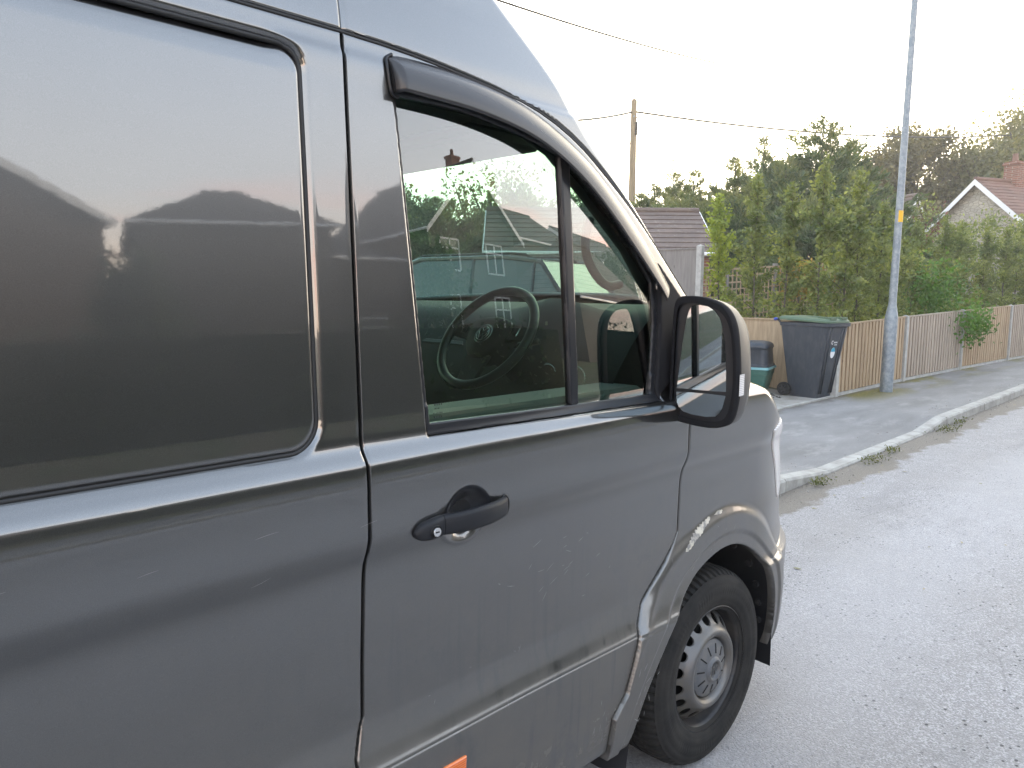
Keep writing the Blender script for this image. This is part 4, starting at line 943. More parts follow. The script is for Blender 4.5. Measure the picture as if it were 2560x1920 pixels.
# green recycling box with pale rim, black tub turned over it
gb=thing('recycling_box',(8.72,3.45,.12),'green recycling box with a pale rim beside the wheelie bin','recycling box')
def gbx(x,y,z): a=R(14); x*=1.18; y*=1.15; z*=1.12; return (9.03+x*math.cos(a)-y*math.sin(a),3.43+x*math.sin(a)+y*math.cos(a),.13+z)
V=[];S=[(0,.20,.15),(.02,.205,.155),(.22,.245,.195),(.225,.252,.202),(.30,.258,.208)]
for z,hx,hy in S:
    for x,y in rrect(hx,-hy,hy,.04): V.append(gbx(x,y,z))
Fs=[(j*n+i,j*n+(i+1)%n,(j+1)*n+(i+1)%n,(j+1)*n+i) for j in range(len(S)-1) for i in range(n)]+[tuple(range(n))[::-1]]
o=mesh('box_body',V,Fs,TEAL,gb); autosmooth(o,30)
V=[];S=[(.298,.258,.208),(.300,.275,.225),(.33,.275,.225),(.332,.26,.21)]
for z,hx,hy in S:
    for x,y in rrect(hx,-hy,hy,.045): V.append(gbx(x,y,z))
Fs=[(j*n+i,j*n+(i+1)%n,(j+1)*n+(i+1)%n,(j+1)*n+i) for j in range(len(S)-1) for i in range(n)]+[tuple(3*n+i for i in range(n))]
o=mesh('box_rim',V,Fs,TEALL,gb); autosmooth(o,30)
tb=thing('black_tub',(8.93,3.55,.47),'black plastic tub upturned on top of the green recycling box','tub')
V=[];S=[(.335,.265,.215),(.36,.262,.212),(.37,.250,.200),(.58,.232,.182),(.60,.245,.195),(.625,.243,.193)]+[(.625+.07*math.sin(R(a)),.243*math.cos(R(a))**.6,.193*math.cos(R(a))**.6) for a in (25,50,70,85)]
for z,hx,hy in S:
    for x,y in rrect(hx,-hy,hy,min(.09,hy*.9,hx*.9)): V.append(gbx(x,y,z))
Fs=[(j*n+i,j*n+(i+1)%n,(j+1)*n+(i+1)%n,(j+1)*n+i) for j in range(len(S)-1) for i in range(n)]+[tuple((len(S)-1)*n+i for i in range(n))]
o=mesh('tub_body',V,Fs,BINM,tb); autosmooth(o,40)

# ================================================================ VEGETATION
def leafmat(name,a,b,trans=.35,dark=None,tr=(1,1,1)):
    m=bpy.data.materials.new(name); m.use_nodes=True; t=m.node_tree; t.nodes.clear(); nn=t.nodes.new
    o=nn('ShaderNodeOutputMaterial'); mx=nn('ShaderNodeMixShader'); d=nn('ShaderNodeBsdfPrincipled'); tl=nn('ShaderNodeBsdfTranslucent'); g=nn('ShaderNodeNewGeometry'); cr=nn('ShaderNodeMix'); cr.data_type='RGBA'
    cr.inputs[6].default_value=col3(a); cr.inputs[7].default_value=col3(b); t.links.new(g.outputs['Random Per Island'],cr.inputs[0])
    nz=nn('ShaderNodeTexNoise'); tc=nn('ShaderNodeTexCoord'); nz.inputs['Scale'].default_value=1.3; t.links.new(tc.outputs['Object'],nz.inputs['Vector'])
    c2=nn('ShaderNodeMix'); c2.data_type='RGBA'; mrn=nn('ShaderNodeMapRange'); mrn.inputs[1].default_value=.4; mrn.inputs[2].default_value=.65; t.links.new(nz.outputs[0],mrn.inputs[0]); t.links.new(mrn.outputs[0],c2.inputs[0])
    t.links.new(cr.outputs[2],c2.inputs[6]); dk=dark or tuple(.6*q for q in a); c2.inputs[7].default_value=col3(dk)
    t.links.new(c2.outputs[2],d.inputs['Base Color']); d.inputs['Roughness'].default_value=.55
    tm=nn('ShaderNodeMix'); tm.data_type='RGBA'; tm.blend_type='MULTIPLY'; tm.inputs[0].default_value=1; t.links.new(c2.outputs[2],tm.inputs[6]); tm.inputs[7].default_value=(1.5*tr[0],1.35*tr[1],.5*tr[2],1)
    t.links.new(tm.outputs[2],tl.inputs[0]); mx.inputs[0].default_value=trans; t.links.new(d.outputs[0],mx.inputs[1]); t.links.new(tl.outputs[0],mx.inputs[2]); t.links.new(mx.outputs[0],o.inputs[0]); return m
BARK=M('bark',(.09,.075,.06),.9); BARK.base(BARK.mix(BARK.noise(9,5),(.05,.042,.035),(.13,.11,.09)))
def leaves(P,D,size,w=.5,jit=.6,up=None):
    """leaf-shaped quads at points P growing along D"""
    n=len(P); D=D+rng.normal(0,jit,(n,3)); D/=np.linalg.norm(D,axis=1,keepdims=True)+1e-9
    Sd=np.cross(D,rng.normal(0,1,(n,3))); Sd/=np.linalg.norm(Sd,axis=1,keepdims=True)+1e-9
    s=(size*rng.uniform(.6,1.3,n))[:,None]; nr=np.cross(D,Sd)
    a=P; b=P+D*s*.45+Sd*s*w*.5+nr*s*.08; c=P+D*s; d=P+D*s*.45-Sd*s*w*.5+nr*s*.08
    V=np.stack([a,b,c,d],1).reshape(-1,3); return V,np.arange(4*n).reshape(n,4)
def add_leaves(name,parent,sets,mats):
    out=[]
    for (P,D,size,w,jit),m in zip(sets,mats):
        V,F=leaves(P,D,size,w,jit); o=mesh(name,V,F,m,parent,False); out.append(o)
    return out
HORN=leafmat('hornbeam_leaf',(.12,.17,.06),(.33,.37,.13),.42,(.09,.13,.05)); HORNL=leafmat('fresh_leaf',(.22,.30,.06),(.36,.42,.10),.5,(.16,.23,.05))
def whip_tree(x,y,h,label,n=2600,spread=.42,mat=None,group='young trees planted along the fences'):
    z0=float(gz(x,y)); t=thing('young_tree',(x,y,z0),label,'tree',group)
    b=MB(); lean=np.array([random.uniform(-.03,.03),random.uniform(-.03,.03),1]); P=[np.array([x,y,z0-.05])+lean*hh+np.array([random.uniform(-.015,.015),random.uniform(-.015,.015),0]) for hh in np.linspace(0,h*.97,9)]
    b.tube(P,list(np.linspace(.026,.004,9)),7)
    nb=int(36*h/3.2); Pl=[];Dl=[]
    for i in range(nb):
        hh=h*(.10+.88*(i+rng.random())/nb); f=hh/h; a=rng.uniform(0,2*math.pi); L=spread*(1.0 if f<.70 else (1-f)/.30*.85+.10)*rng.uniform(.35,1.35); el=R(rng.uniform(22,58))
        p0=np.array([x,y,z0])+lean*hh; dr=np.array([math.cos(a)*math.cos(el),math.sin(a)*math.cos(el),math.sin(el)])
        p1=p0+dr*L*.55; p2=p0+dr*L+np.array([0,0,-.10*L]); b.tube([p0,p1,p2],[.007,.005,.002],4,cap=False)
        k=max(6,int(n/nb*L/spread)); u=rng.random(k)**.8; pp=p0+np.outer(u,(p2-p0)); pp+=rng.normal(0,.045,(k,3)); Pl.append(pp); Dl.append(np.tile(dr*.8+np.array([0,0,-.2]),(k,1)))
    k=int(n*.10); u=rng.uniform(.55,1.0,k); pp=np.array([x,y,z0])+lean*(u*h)[:,None]+rng.normal(0,.04,(k,3)); Pl.append(pp); Dl.append(np.tile([0,0,.6],(k,1)))
    b.build('trunk',BARK,t,True)
    P=np.concatenate(Pl);D=np.concatenate(Dl); add_leaves('crown',t,[(P,D,.072,.6,.9)],[mat or HORN]); return t
rowspec=[(10.12,4.72,3.1,'slim young tree at the left end of the row beside the tall grey fence',3400,.40,HORNL),
 (10.10,4.05,3.45,'second young tree from the left, over the black tub and green box',4600,.55,HORN),
 (10.12,3.52,3.35,'third young tree from the left, just left of the wheelie bin lid',4200,.48,HORN),
 (10.20,2.98,3.75,'tallest young tree of the row, rising from behind the wheelie bin',4200,.46,HORN),
 (10.9,2.85,3.1,'young tree behind the right edge of the wheelie bin',3600,.45,HORN),
 (11.6,2.84,3.65,'young tree just left of the street lamp with a slanting stem',4600,.48,HORN),
 (12.35,2.78,3.2,'young tree directly behind the street lamp base',3800,.46,HORN)]
for x,y,h,l,n,s,m in rowspec: whip_tree(x,y,h,l,n,s,m)
k=0
LB=['just right of the street lamp','behind the second fence post','over the middle of the grey panel','over the right part of the grey panel','behind the third fence post','over the leafy shoot on the fence','over the far tan panel','behind the fourth fence post','just before the right picture edge','at the right picture edge, nearer one','at the right picture edge, farther one']
for i,x in enumerate(np.linspace(13.1,24.5,11)):
    whip_tree(float(x),float(FY(x))+.75+random.uniform(-.1,.2),random.uniform(2.75,3.25),'bushy young tree '+LB[i],4400,.62)
# shoot leaning over the street fence
t=thing('overhanging_shrub',(15.6,2.5,.3),'bright green leafy shrub shoot hanging over the front of the low fence','shrub')
P=rng.normal(0,1,(900,3))*np.array([.42,.13,.20])+np.array([15.9,2.02,1.08]); P2=rng.normal(0,1,(1500,3))*np.array([.42,.25,.33])+np.array([15.3,2.65,1.65])
P=np.concatenate([P,P2]); add_leaves('foliage',t,[(P,np.tile([0,-.3,-.2],(len(P),1)),.085,.6,.8)],[leafmat('shoot_leaf',(.07,.17,.03),(.13,.26,.05),.4)])
MB().tube([(15.5,2.5,.3),(15.5,2.45,1.3),(15.7,2.2,1.33),(16.3,2.0,1.15)],[.02,.015,.01,.004],6).build('stem',BARK,t,True)
# low planting behind the fence (autumn tinted shrubs, ivy on trellis)
UND=leafmat('understorey_leaf',(.10,.14,.035),(.20,.19,.06),.4); AUT=leafmat('autumn_leaf',(.30,.20,.05),(.42,.30,.06),.4,(.16,.13,.04))
def shrub(name,c,r,n,size,mat,label,cat='shrub',group=None,squash=None):
    t=thing(name,(c[0],c[1],float(gz(c[0],c[1]))),label,cat,group); r=np.array(r,float)
    cl=[];k=max(4,int(n/110))
    d=rng.normal(0,1,(k,3)); d/=np.linalg.norm(d,axis=1,keepdims=True); cc=np.array(c)+d*r*rng.uniform(.35,.9,(k,1))
    idx=rng.integers(0,k,n); P=cc[idx]+rng.normal(0,1,(n,3))*r*.17; D=P-np.array(c); D/=np.linalg.norm(D,axis=1,keepdims=True)+1e-6
    add_leaves('foliage',t,[(P,D,size,.6,.7)],[mat])
    b=MB()
    for q in range(5):
        e=cc[rng.integers(0,k)]; b.tube([(c[0],c[1],float(gz(c[0],c[1]))-.05),((c[0]+e[0])/2,(c[1]+e[1])/2,(e[2]*.5+.2)),tuple(e)],[.025,.015,.006],5,cap=False)
    b.build('stem',BARK,t,True); return t
shrub('climbing_shrub',(14.6,5.0,2.0),(1.3,.35,.55),1900,.09,AUT,'yellowing climber sprawling over the top of the trellis')
shrub('garden_shrub',(12.4,4.2,.95),(1.2,.5,.6),1500,.08,UND,'low mixed green shrub in front of the trellis, left of the lamp')
shrub('garden_shrub',(15.5,4.0,1.1),(1.5,.6,.8),2200,.085,UND,'dull green shrub behind the low fence, right of the lamp')
shrub('garden_shrub',(19.0,3.8,1.2),(2.0,.6,1.0),2600,.09,UND,'broad dull green shrub behind the far low fence panels')
shrub('garden_shrub',(23.5,3.6,1.3),(2.2,.8,1.1),2200,.10,UND,'dark shrub behind the low fence at the right edge')
PURP=leafmat('purple_leaf',(.13,.045,.05),(.20,.08,.07),.35,(.07,.03,.035))
def prunus():
    t=thing('purple_plum_tree',(21.5,5.6,1.0),'small purple leaved tree with red twigs in front of the white gabled house','tree'); b=MB();Pl=[];Dl=[]
    for i in range(26):
        a=rng.uniform(0,2*math.pi); L=rng.uniform(1.2,2.9); el=R(rng.uniform(35,80)); p0=np.array([21.5,5.6,1.7]); d=np.array([math.cos(a)*math.cos(el),math.sin(a)*math.cos(el),math.sin(el)]); p1=p0+d*L
        b.tube([p0,(p0+p1)/2+np.array([0,0,.1]),p1],[.022,.012,.004],5,cap=False); k=44; u=rng.uniform(.3,1,k); Pl.append(p0+np.outer(u,p1-p0)+rng.normal(0,.06,(k,3))); Dl.append(np.tile(d,(k,1)))
    b.tube([(21.5,5.6,.9),(21.5,5.6,1.75)],.05,7); b.build('trunk',M('red_twig',(.12,.05,.045),.8),t,True); add_leaves('crown',t,[(np.concatenate(Pl),np.concatenate(Dl),.10,.55,.7)],[PURP])
prunus()
# conifers: tiers of drooping feathery sprays
CONI=leafmat('conifer_spray',(.09,.14,.072),(.17,.225,.11),.32,(.06,.10,.056)); CONI2=leafmat('conifer_spray_lit',(.15,.19,.09),(.25,.26,.12),.45,(.10,.14,.075))  # golden backlit copy: glow painted into the colour of tips and low trees
def conifer(x,y,h,rad,label,nb=230,mat=None,top=.0,group='conifers behind the garden'):
    z0=float(gz(x,y)); t=thing('conifer',(x,y,z0),label,'tree',group); MB().tube([(x,y,z0-.1),(x,y,z0+h*.5),(x,y,z0+h*.96)],[.16,.08,.015],7).build('trunk',BARK,t,True)
    Pl=[];Dl=[]
    for i in range(nb):
        f=(i+rng.random())/nb; f=1-(1-f)**.56; a=rng.uniform(0,2*math.pi); hh=h*(.04+.94*f)
        L=1.75*rad*(1-f)**.85*rng.uniform(.35,1.3)+.05; el=R(12+42*f+rng.uniform(-8,14))
        d=np.array([math.cos(a)*math.cos(el),math.sin(a)*math.cos(el),math.sin(el)]); p0=np.array([x,y,z0+hh]); k=int(16+42*L); u=np.sqrt(rng.uniform(.12,1,k)); 
        pp=p0+np.outer(u,d*L); pp[:,2]-=(u**2)*L*.10; side=np.cross(d,[0,0,1]); side/=np.linalg.norm(side)+1e-9
        sdw=rng.uniform(-1,1,k)*(.10+.28*L)*(1.05-u); pp+=np.outer(sdw,side)+rng.normal(0,.04,(k,3)); Pl.append(pp); Dl.append(d*.9+np.outer(np.sign(sdw)*.55,side)+np.array([0,0,.12]))
    # leader shoots
    k=16;u=rng.uniform(.92,1.05,k); pp=np.array([x,y,z0])+np.outer(u*h,[0,0,1])+rng.normal(0,.03,(k,3)); Pl.append(pp); Dl.append(rng.normal(0,.6,(k,3))+[0,0,1.2])
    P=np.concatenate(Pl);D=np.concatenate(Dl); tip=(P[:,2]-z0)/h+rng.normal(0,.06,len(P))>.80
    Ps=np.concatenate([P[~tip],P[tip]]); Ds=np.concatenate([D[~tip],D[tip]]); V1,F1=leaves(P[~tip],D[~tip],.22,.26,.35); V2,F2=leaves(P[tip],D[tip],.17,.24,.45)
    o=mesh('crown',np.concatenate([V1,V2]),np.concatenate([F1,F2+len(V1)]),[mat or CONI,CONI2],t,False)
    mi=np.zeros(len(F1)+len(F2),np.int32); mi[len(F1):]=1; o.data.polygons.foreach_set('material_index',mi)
def conat(u,vtop,dep,rad,label,nb=230,mat=None):
    p=unp(u,vtop,dep); z0=float(gz(p[0],p[1])); conifer(float(p[0]),float(p[1]),float(p[2])-z0,rad,label,nb,mat)
conat(1780,250,25,2.3,'tallest dark conifer, its tip under the thick cable',420)
conat(1838,285,25.5,1.6,'conifer hugging the right shoulder of the tallest one',240)
conat(1700,335,24,1.7,'conifer just left of the tallest one',280)
conat(1652,288,26,1.3,'narrow pointed conifer with a twin tip',240)
conat(1590,330,27,1.3,'pointed conifer at the left of the high group',230,CONI2)
conat(1625,400,23,1.9,'broad low conifer below the narrow pointed one',260)
conat(1548,398,27,1.2,'small conifer where the high and low groups meet',170,CONI2)
conat(1500,360,28,1.25,'taller tip of the low conifers',190,CONI2)
conat(1455,364,28,1.35,'middle conifer of the low group',200,CONI2)
conat(1415,395,28,1.3,'low conifer second from the utility pole',190,CONI2)
conat(1385,415,27.5,1.2,'low conifer touching the utility pole',190)
conat(1470,425,24.5,1.8,'dark conifer over the garage roof ridge, left one',230)
conat(1535,435,24.0,1.8,'dark conifer over the garage roof ridge, right one',230)
conat(1850,375,22,1.4,'dark conifer under the cable left of the street lamp',220)
conat(1755,430,20,1.5,'dark conifer low behind the tallest young tree',200)
conat(1340,430,27,1.4,'conifer hidden mostly by the van pillar',150)
# broadleaf trees far behind
BRO=leafmat('lime_leaf',(.095,.10,.045),(.17,.16,.065),.45,(.065,.07,.032),(1.15,1.0,.9)); BIR=leafmat('birch_leaf',(.13,.145,.06),(.21,.215,.09),.42,(.09,.105,.045),(1.1,1.0,.9))
def broadleaf(u,vtop,dep,hw,label,n=9000,size=.2,mat=None,weep=0,holes=.55,asp=1.0,cl=60):
    p=unp(u,vtop,dep); x,y=float(p[0]),float(p[1]); z0=float(gz(x,y)); h=float(p[2])-z0; rw=hw; t=thing('broadleaf_tree',(x,y,z0),label,'tree','large broadleaf trees in the distance')
    cz=z0+h-rw*asp; b=MB(); b.tube([(x,y,z0-.2),(x+.1,y,z0+h*.35),(x,y+.1,z0+h*.8)],[.32,.24,.08],8)
    k=cl; d=rng.normal(0,1,(k,3)); d/=np.linalg.norm(d,axis=1,keepdims=True); cc=np.array([x,y,cz])+d*np.array([rw,rw,rw*asp])*rng.uniform(.30,1.0,(k,1))**.6
    cc[:,2]=np.maximum(cc[:,2],z0+1.2)
    for c in cc[:30]:
        m=np.array([x,y,z0+h*.4]); b.tube([m,(m+c)/2+rng.normal(0,.2,3),c],[.12,.07,.02],5,cap=False)
    b.build('trunk',BARK,t,True)
    idx=rng.integers(0,k,n); P=cc[idx]+rng.normal(0,1,(n,3))*rw*.135*np.array([1,1,.8+weep]); 
    if weep: P[:,2]-=rng.exponential(.5,n)*weep
    D=np.tile([0,0,-.6*weep],(n,1))+rng.normal(0,.3,(n,3)); add_leaves('crown',t,[(P,D,size,.62,.8)],[mat or BRO])
broadleaf(1975,278,44,2.7,'round crowned tree behind the street lamp',13000,.26,BRO,0,asp=1.05,cl=52)
broadleaf(1915,375,44,2.0,'lower tree left of the street lamp, between conifers and round crown',7000,.24,BRO,cl=30)
broadleaf(2065,330,46,2.4,'loose lacy tree to the right of the round crowned one',8000,.24,BIR,.5,asp=1.1,cl=32)
broadleaf(2150,275,43,3.0,'large weeping tree above the white gabled house',17000,.24,BIR,.9,asp=1.15,cl=60)
broadleaf(2235,215,45,3.2,'large tree cut by the right picture edge',16000,.24,BIR,.8,asp=1.2,cl=60)
broadleaf(2020,430,38,1.8,'low tree in front of the far stone house',3000,.22,BRO,cl=22)
broadleaf(2330,200,45,4.0,'unseen large tree added beyond the right picture edge to block the sun',5000,.28,BIR,.5,cl=50)  # out of view, added to keep the low sun off the street
broadleaf(1890,420,33,1.6,'small dark tree at the foot of the conifers',2600,.2,CONI,cl=20)

# ---------------------------------------------------------------- weeds, litter, gutter debris
WEED=leafmat('weed_leaf',(.08,.10,.035),(.17,.18,.07),.3)
def weed(x,y,n,r,label):
    P=rng.normal(0,1,(n,3))*np.array([r,r*.35,.02])+np.array([x,y,.03]); P[:,2]=np.abs(P[:,2]-.01)+.005
    V,F=leaves(P,np.tile([0,-.2,.7],(n,1)),.032,.4,.6); o=mesh('weed_tuft',V,F,WEED,None,False,loc=(x,y,0)); tag(o,label,'weed','weeds in the gutter'); return o
weed(4.15,.36,110,.09,'weed tuft in the gutter nearest the van bumper'); weed(5.45,.36,110,.12,'broad weed patch at the dropped kerb, left one of the middle pair'); weed(6.05,.38,90,.09,'weed patch at the dropped kerb, right one of the middle pair'); weed(7.9,.36,130,.16,'weed tuft at the foot of the kerb ramp'); weed(8.6,.38,70,.09,'small weed tuft right of the kerb ramp')
LEAF=leafmat('fallen_leaf',(.14,.15,.04),(.28,.20,.08),.1,(.10,.11,.03))
n=70; P=np.stack([rng.uniform(2,14,n),rng.uniform(-2.5,.4,n),np.full(n,.006)],1); P[45:,1]=rng.uniform(.05,.42,25)
V,F=leaves(P,np.stack([rng.normal(0,1,n),rng.normal(0,1,n),np.zeros(n)],1),.045,.5,.05); V[:,2]=np.abs(V[:,2]-.006)*.3+.006
o=mesh('fallen_leaves',V,F,LEAF,None,False); tag(o,None,None,kind='stuff')
STON=M('gutter_grit',(.3,.28,.25),.9); b=MB()
for i in range(420):
    x=rng.uniform(1.5,14); y=.46-abs(rng.normal(0,.11)); s=rng.uniform(.003,.010); z=.004
    if i%4==0: y=rng.uniform(.6,.9); z=float(pavz(np.array(x),np.array(y)))
    b.add([(x-s,y,z),(x,y-s,z),(x+s,y,z),(x,y+s,z),(x,y,z+s)],[(0,1,4),(1,2,4),(2,3,4),(3,0,4)])
STON.base(STON.mix(STON.rnd(),(.10,.09,.075),(.45,.42,.38))); tag(b.build('gutter_grit',STON),None,None,kind='stuff')
# dark soil spilled round the recycling box
b=MB()
for i in range(160):
    a=rng.uniform(0,6.28); r=rng.uniform(0,.45); x=8.62+r*math.cos(a)*.7; y=3.25+r*math.sin(a); s=rng.uniform(.01,.03); z=float(gz(x,y)); b.add([(x-s,y,z),(x,y-s,z),(x+s,y,z),(x,y+s,z),(x,y,z+s*.8)],[(0,1,4),(1,2,4),(2,3,4),(3,0,4)])
tag(b.build('spilled_soil',M('dark_soil',(.035,.028,.022),.95)),None,None,kind='stuff')

# ================================================================ BUILDINGS
TILE=M('brown_roof_tiles',(.14,.10,.085),.85)
def tilemat(name,a,b,lich=.5):
    m=M(name,a,.85); c=m.mix(m.mr(m.noise(1.4,6),.35,.65),a,b); c=m.mix(m.math(m.mr(m.noise(6,5,.7),.58,.72),lich),c,(.32,.29,.25)); m.base(c); return m
TBR=tilemat('brown_roof_tiles',(.155,.115,.095),(.10,.075,.065)); TDK=tilemat('dark_roof_tiles',(.075,.062,.056),(.05,.043,.04),.3); TRED=tilemat('red_roof_tiles',(.21,.12,.09),(.15,.09,.07),.4); TGREY=tilemat('grey_roof_tiles',(.13,.12,.115),(.085,.08,.078))
BRICK=M('red_brick',(.25,.11,.07),.9)
bt=BRICK.t.nodes.new('ShaderNodeTexBrick'); bt.inputs['Scale'].default_value=1; bt.inputs['Brick Width'].default_value=.22; bt.inputs['Row Height'].default_value=.075; bt.inputs['Mortar Size'].default_value=.006
bt.inputs['Color1'].default_value=(.26,.11,.07,1); bt.inputs['Color2'].default_value=(.17,.075,.05,1); bt.inputs['Mortar'].default_value=(.3,.28,.25,1)
mpn=BRICK.t.nodes.new('ShaderNodeMapping'); mpn.inputs['Rotation'].default_value=(R(90),0,0); BRICK.link(BRICK.tc.outputs['Object'],mpn.inputs[0]); BRICK.link(mpn.outputs[0],bt.inputs['Vector']); BRICK.base(bt.outputs[0])
STONEW=M('rubble_stone_wall',(.42,.38,.31),.9); STONEW.base(STONEW.mix(STONEW.mr(STONEW.vor(4.5,(1,1,2),'DISTANCE_TO_EDGE'),.02,.07),(.22,.20,.17),STONEW.mix(STONEW.vor(4.5,(1,1,2),out='Color'),(.50,.45,.36),(.33,.30,.26))))
STONEW.bump(STONEW.vor(4.5,(1,1,2),'DISTANCE_TO_EDGE'),.5,.03)
RENDER=M('buff_render',(.40,.36,.30),.9); RENDER.base(RENDER.mix(RENDER.noise(2,5),(.42,.38,.32),(.34,.30,.25)))
WHITE=M('white_upvc',(.75,.75,.75),.4); PANE=M('dark_window_pane',(.03,.035,.04),.05,0,.8,1.0)
def roofplane(b,p0,p1,p2,p3,rows=14,th=.02):
    """p0-p1 eave, p3-p2 ridge; built as overlapping tile courses"""
    p0,p1,p2,p3=[np.array(p,float) for p in (p0,p1,p2,p3)]; nr=np.cross(p1-p0,p3-p0); nr/=np.linalg.norm(nr); nr=nr*(1 if nr[2]>0 else -1)
    for i in range(rows):
        a,c=i/rows,(i+1)/rows+.01; q0=p0+(p3-p0)*a+nr*th*1.6;q1=p1+(p2-p1)*a+nr*th*1.6;q2=p1+(p2-p1)*c+nr*th*.4;q3=p0+(p3-p0)*c+nr*th*.4
        b.add([q0,q1,q2,q3,q0-nr*th*2.2,q1-nr*th*2.2],[(0,1,2,3),(4,5,1,0)])
def house(name,label,cat,org,ux,W_,Dp,eave,ridge,wall,roofm,group=None,board=WHITE,ridge_along='x',chimneys=(),windows=(),rows=14,over=.3,z0=None,hip=(0,0),frame=None):
    """org: front-left corner; ux: unit vector along the front; depth runs to the left of ux. windows=(u0,u1,z0,z1,side)"""
    ux=np.array([ux[0],ux[1],0.]);ux/=np.linalg.norm(ux); uy=np.array([-ux[1],ux[0],0]); zb=float(gz(org[0],org[1])) if z0 is None else z0
    root=thing(name,(org[0],org[1],zb),label,cat,group); O=np.array([org[0],org[1],0.])
    P=lambda u,v,z:O+ux*u+uy*v+np.array([0,0,z])
    b=MB()
    if ridge_along=='x':
        V=[P(0,0,zb-.3),P(W_,0,zb-.3),P(W_,Dp,zb-.3),P(0,Dp,zb-.3),P(0,0,eave),P(W_,0,eave),P(W_,Dp,eave),P(0,Dp,eave)]; Fs=[(0,1,5,4),(2,3,7,6)]
        V+=[P(0,Dp/2,ridge if not hip[0] else eave),P(W_,Dp/2,ridge if not hip[1] else eave)]; Fs+=[(1,2,6,9,5),(3,0,4,8,7)]
    else:
        V=[P(0,0,zb-.3),P(W_,0,zb-.3),P(W_,Dp,zb-.3),P(0,Dp,zb-.3),P(0,0,eave),P(W_,0,eave),P(W_,Dp,eave),P(0,Dp,eave),P(W_/2,0,ridge),P(W_/2,Dp,ridge)]; Fs=[(0,1,5,8,4),(2,3,7,9,6),(1,2,6,5),(3,0,4,7)]
    b.add(V,Fs); b.build('wall',wall,root)
    b=MB(); bb=MB(); o=over
    if ridge_along=='x':
        sl=(ridge-eave)/(Dp/2); e=eave-sl*o+.06; h0,h1=hip
        ra=h0 if h0 else -o; rb=W_-h1 if h1 else W_+o; ea,eb=-o,W_+o
        roofplane(b,P(ea,-o,e),P(eb,-o,e),P(rb,Dp/2,ridge+.06),P(ra,Dp/2,ridge+.06),rows); roofplane(b,P(eb,Dp+o,e),P(ea,Dp+o,e),P(ra,Dp/2,ridge+.06),P(rb,Dp/2,ridge+.06),rows)
        if h0: roofplane(b,P(ea,Dp+o,e),P(ea,-o,e),P(ra,Dp/2-.01,ridge+.06),P(ra,Dp/2+.01,ridge+.06),rows)
        if h1: roofplane(b,P(eb,-o,e),P(eb,Dp+o,e),P(rb,Dp/2+.01,ridge+.06),P(rb,Dp/2-.01,ridge+.06),rows)
        b.tube([P(ra,Dp/2,ridge+.09),P(rb,Dp/2,ridge+.09)],.09,8)
        for u,hh in ((-o-.02,h0),(W_+o+.02,h1)):
            if hh: continue
            for v0,v1 in ((-o,Dp/2),(Dp+o,Dp/2)):
                a_,c_=P(u,v0,e-.10),P(u,v1,ridge-.04); bb.obox((a_+c_)/2,(c_-a_)/2,ux*.015,(0,0,.11))
        for v in (-o-.03,Dp+o+.03): bb.tube([P(ea,v,e-.03),P(eb,v,e-.03)],.055,6)
    else:
        sl=(ridge-eave)/(W_/2); e=eave-sl*o+.06
        roofplane(b,P(-o,Dp+o,e),P(-o,-o,e),P(W_/2,-o,ridge+.06),P(W_/2,Dp+o,ridge+.06),rows); roofplane(b,P(W_+o,-o,e),P(W_+o,Dp+o,e),P(W_/2,Dp+o,ridge+.06),P(W_/2,-o,ridge+.06),rows)
        b.tube([P(W_/2,-o,ridge+.09),P(W_/2,Dp+o,ridge+.09)],.09,8)
        for v in (-o-.02,Dp+o+.02):
            for u0,u1 in ((-o,W_/2),(W_+o,W_/2)):
                a_,c_=P(u0,v,e-.10),P(u1,v,ridge-.04); bb.obox((a_+c_)/2,(c_-a_)/2,uy*.015,(0,0,.11))
        for u in (-o-.03,W_+o+.03): bb.tube([P(u,-o,e-.03),P(u,Dp+o,e-.03)],.055,6)
    rf=b.build('roof',roofm,root); bb.build('bargeboard',board,root)
    for (u,v,zt,w2) in chimneys:
        b=MB(); c=P(u,v,0); zlo=eave; b.obox((c[0],c[1],(zlo+zt)/2),ux*w2,uy*w2*.8,(0,0,(zt-zlo)/2)); b.obox((c[0],c[1],zt+.06),ux*(w2+.05),uy*(w2*.8+.05),(0,0,.06)); ch=b.build('chimney',BRICK,rf)
        b=MB(); b.tube([(c[0],c[1],zt+.1),(c[0],c[1],zt+.45)],[.12,.10],10); b.build('chimney_pot',TRED,rf)
    for (u0,u1,z0_,z1_,sd_) in windows:
        if sd_=='f': Q=lambda u,h,z:P(u,-h,z)
        elif sd_=='l': Q=lambda u,h,z:P(-h,u,z)
        else: Q=lambda u,h,z:P(W_+h,u,z)
        b=MB(); cu=(u0+u1)/2;cz=(z0_+z1_)/2; du=Q(1,0,0)-Q(0,0,0); dh=Q(0,1,0)-Q(0,0,0)
        for a_,c_ in (((u0,z0_),(u1,z0_)),((u0,z1_),(u1,z1_)),((u0,z0_),(u0,z1_)),((u1,z0_),(u1,z1_)),((cu,z0_),(cu,z1_)),((u0,z0_+(z1_-z0_)*.7),(u1,z0_+(z1_-z0_)*.7))):
            p=Q(a_[0],.03,a_[1]);q=Q(c_[0],.03,c_[1]); L=q-p; 
            s=du if abs(L[2])>.01 else np.array([0,0,1.]); b.obox((p+q)/2,L/2+L/np.linalg.norm(L)*.035,dh*.03,s*.035)
        w_o=b.build('window',frame or WHITE,root)
        b=MB(); b.add([Q(u0,.012,z0_),Q(u1,.012,z0_),Q(u1,.012,z1_),Q(u0,.012,z1_)],[(0,1,2,3)]); b.build('pane',PANE,w_o)
    return root
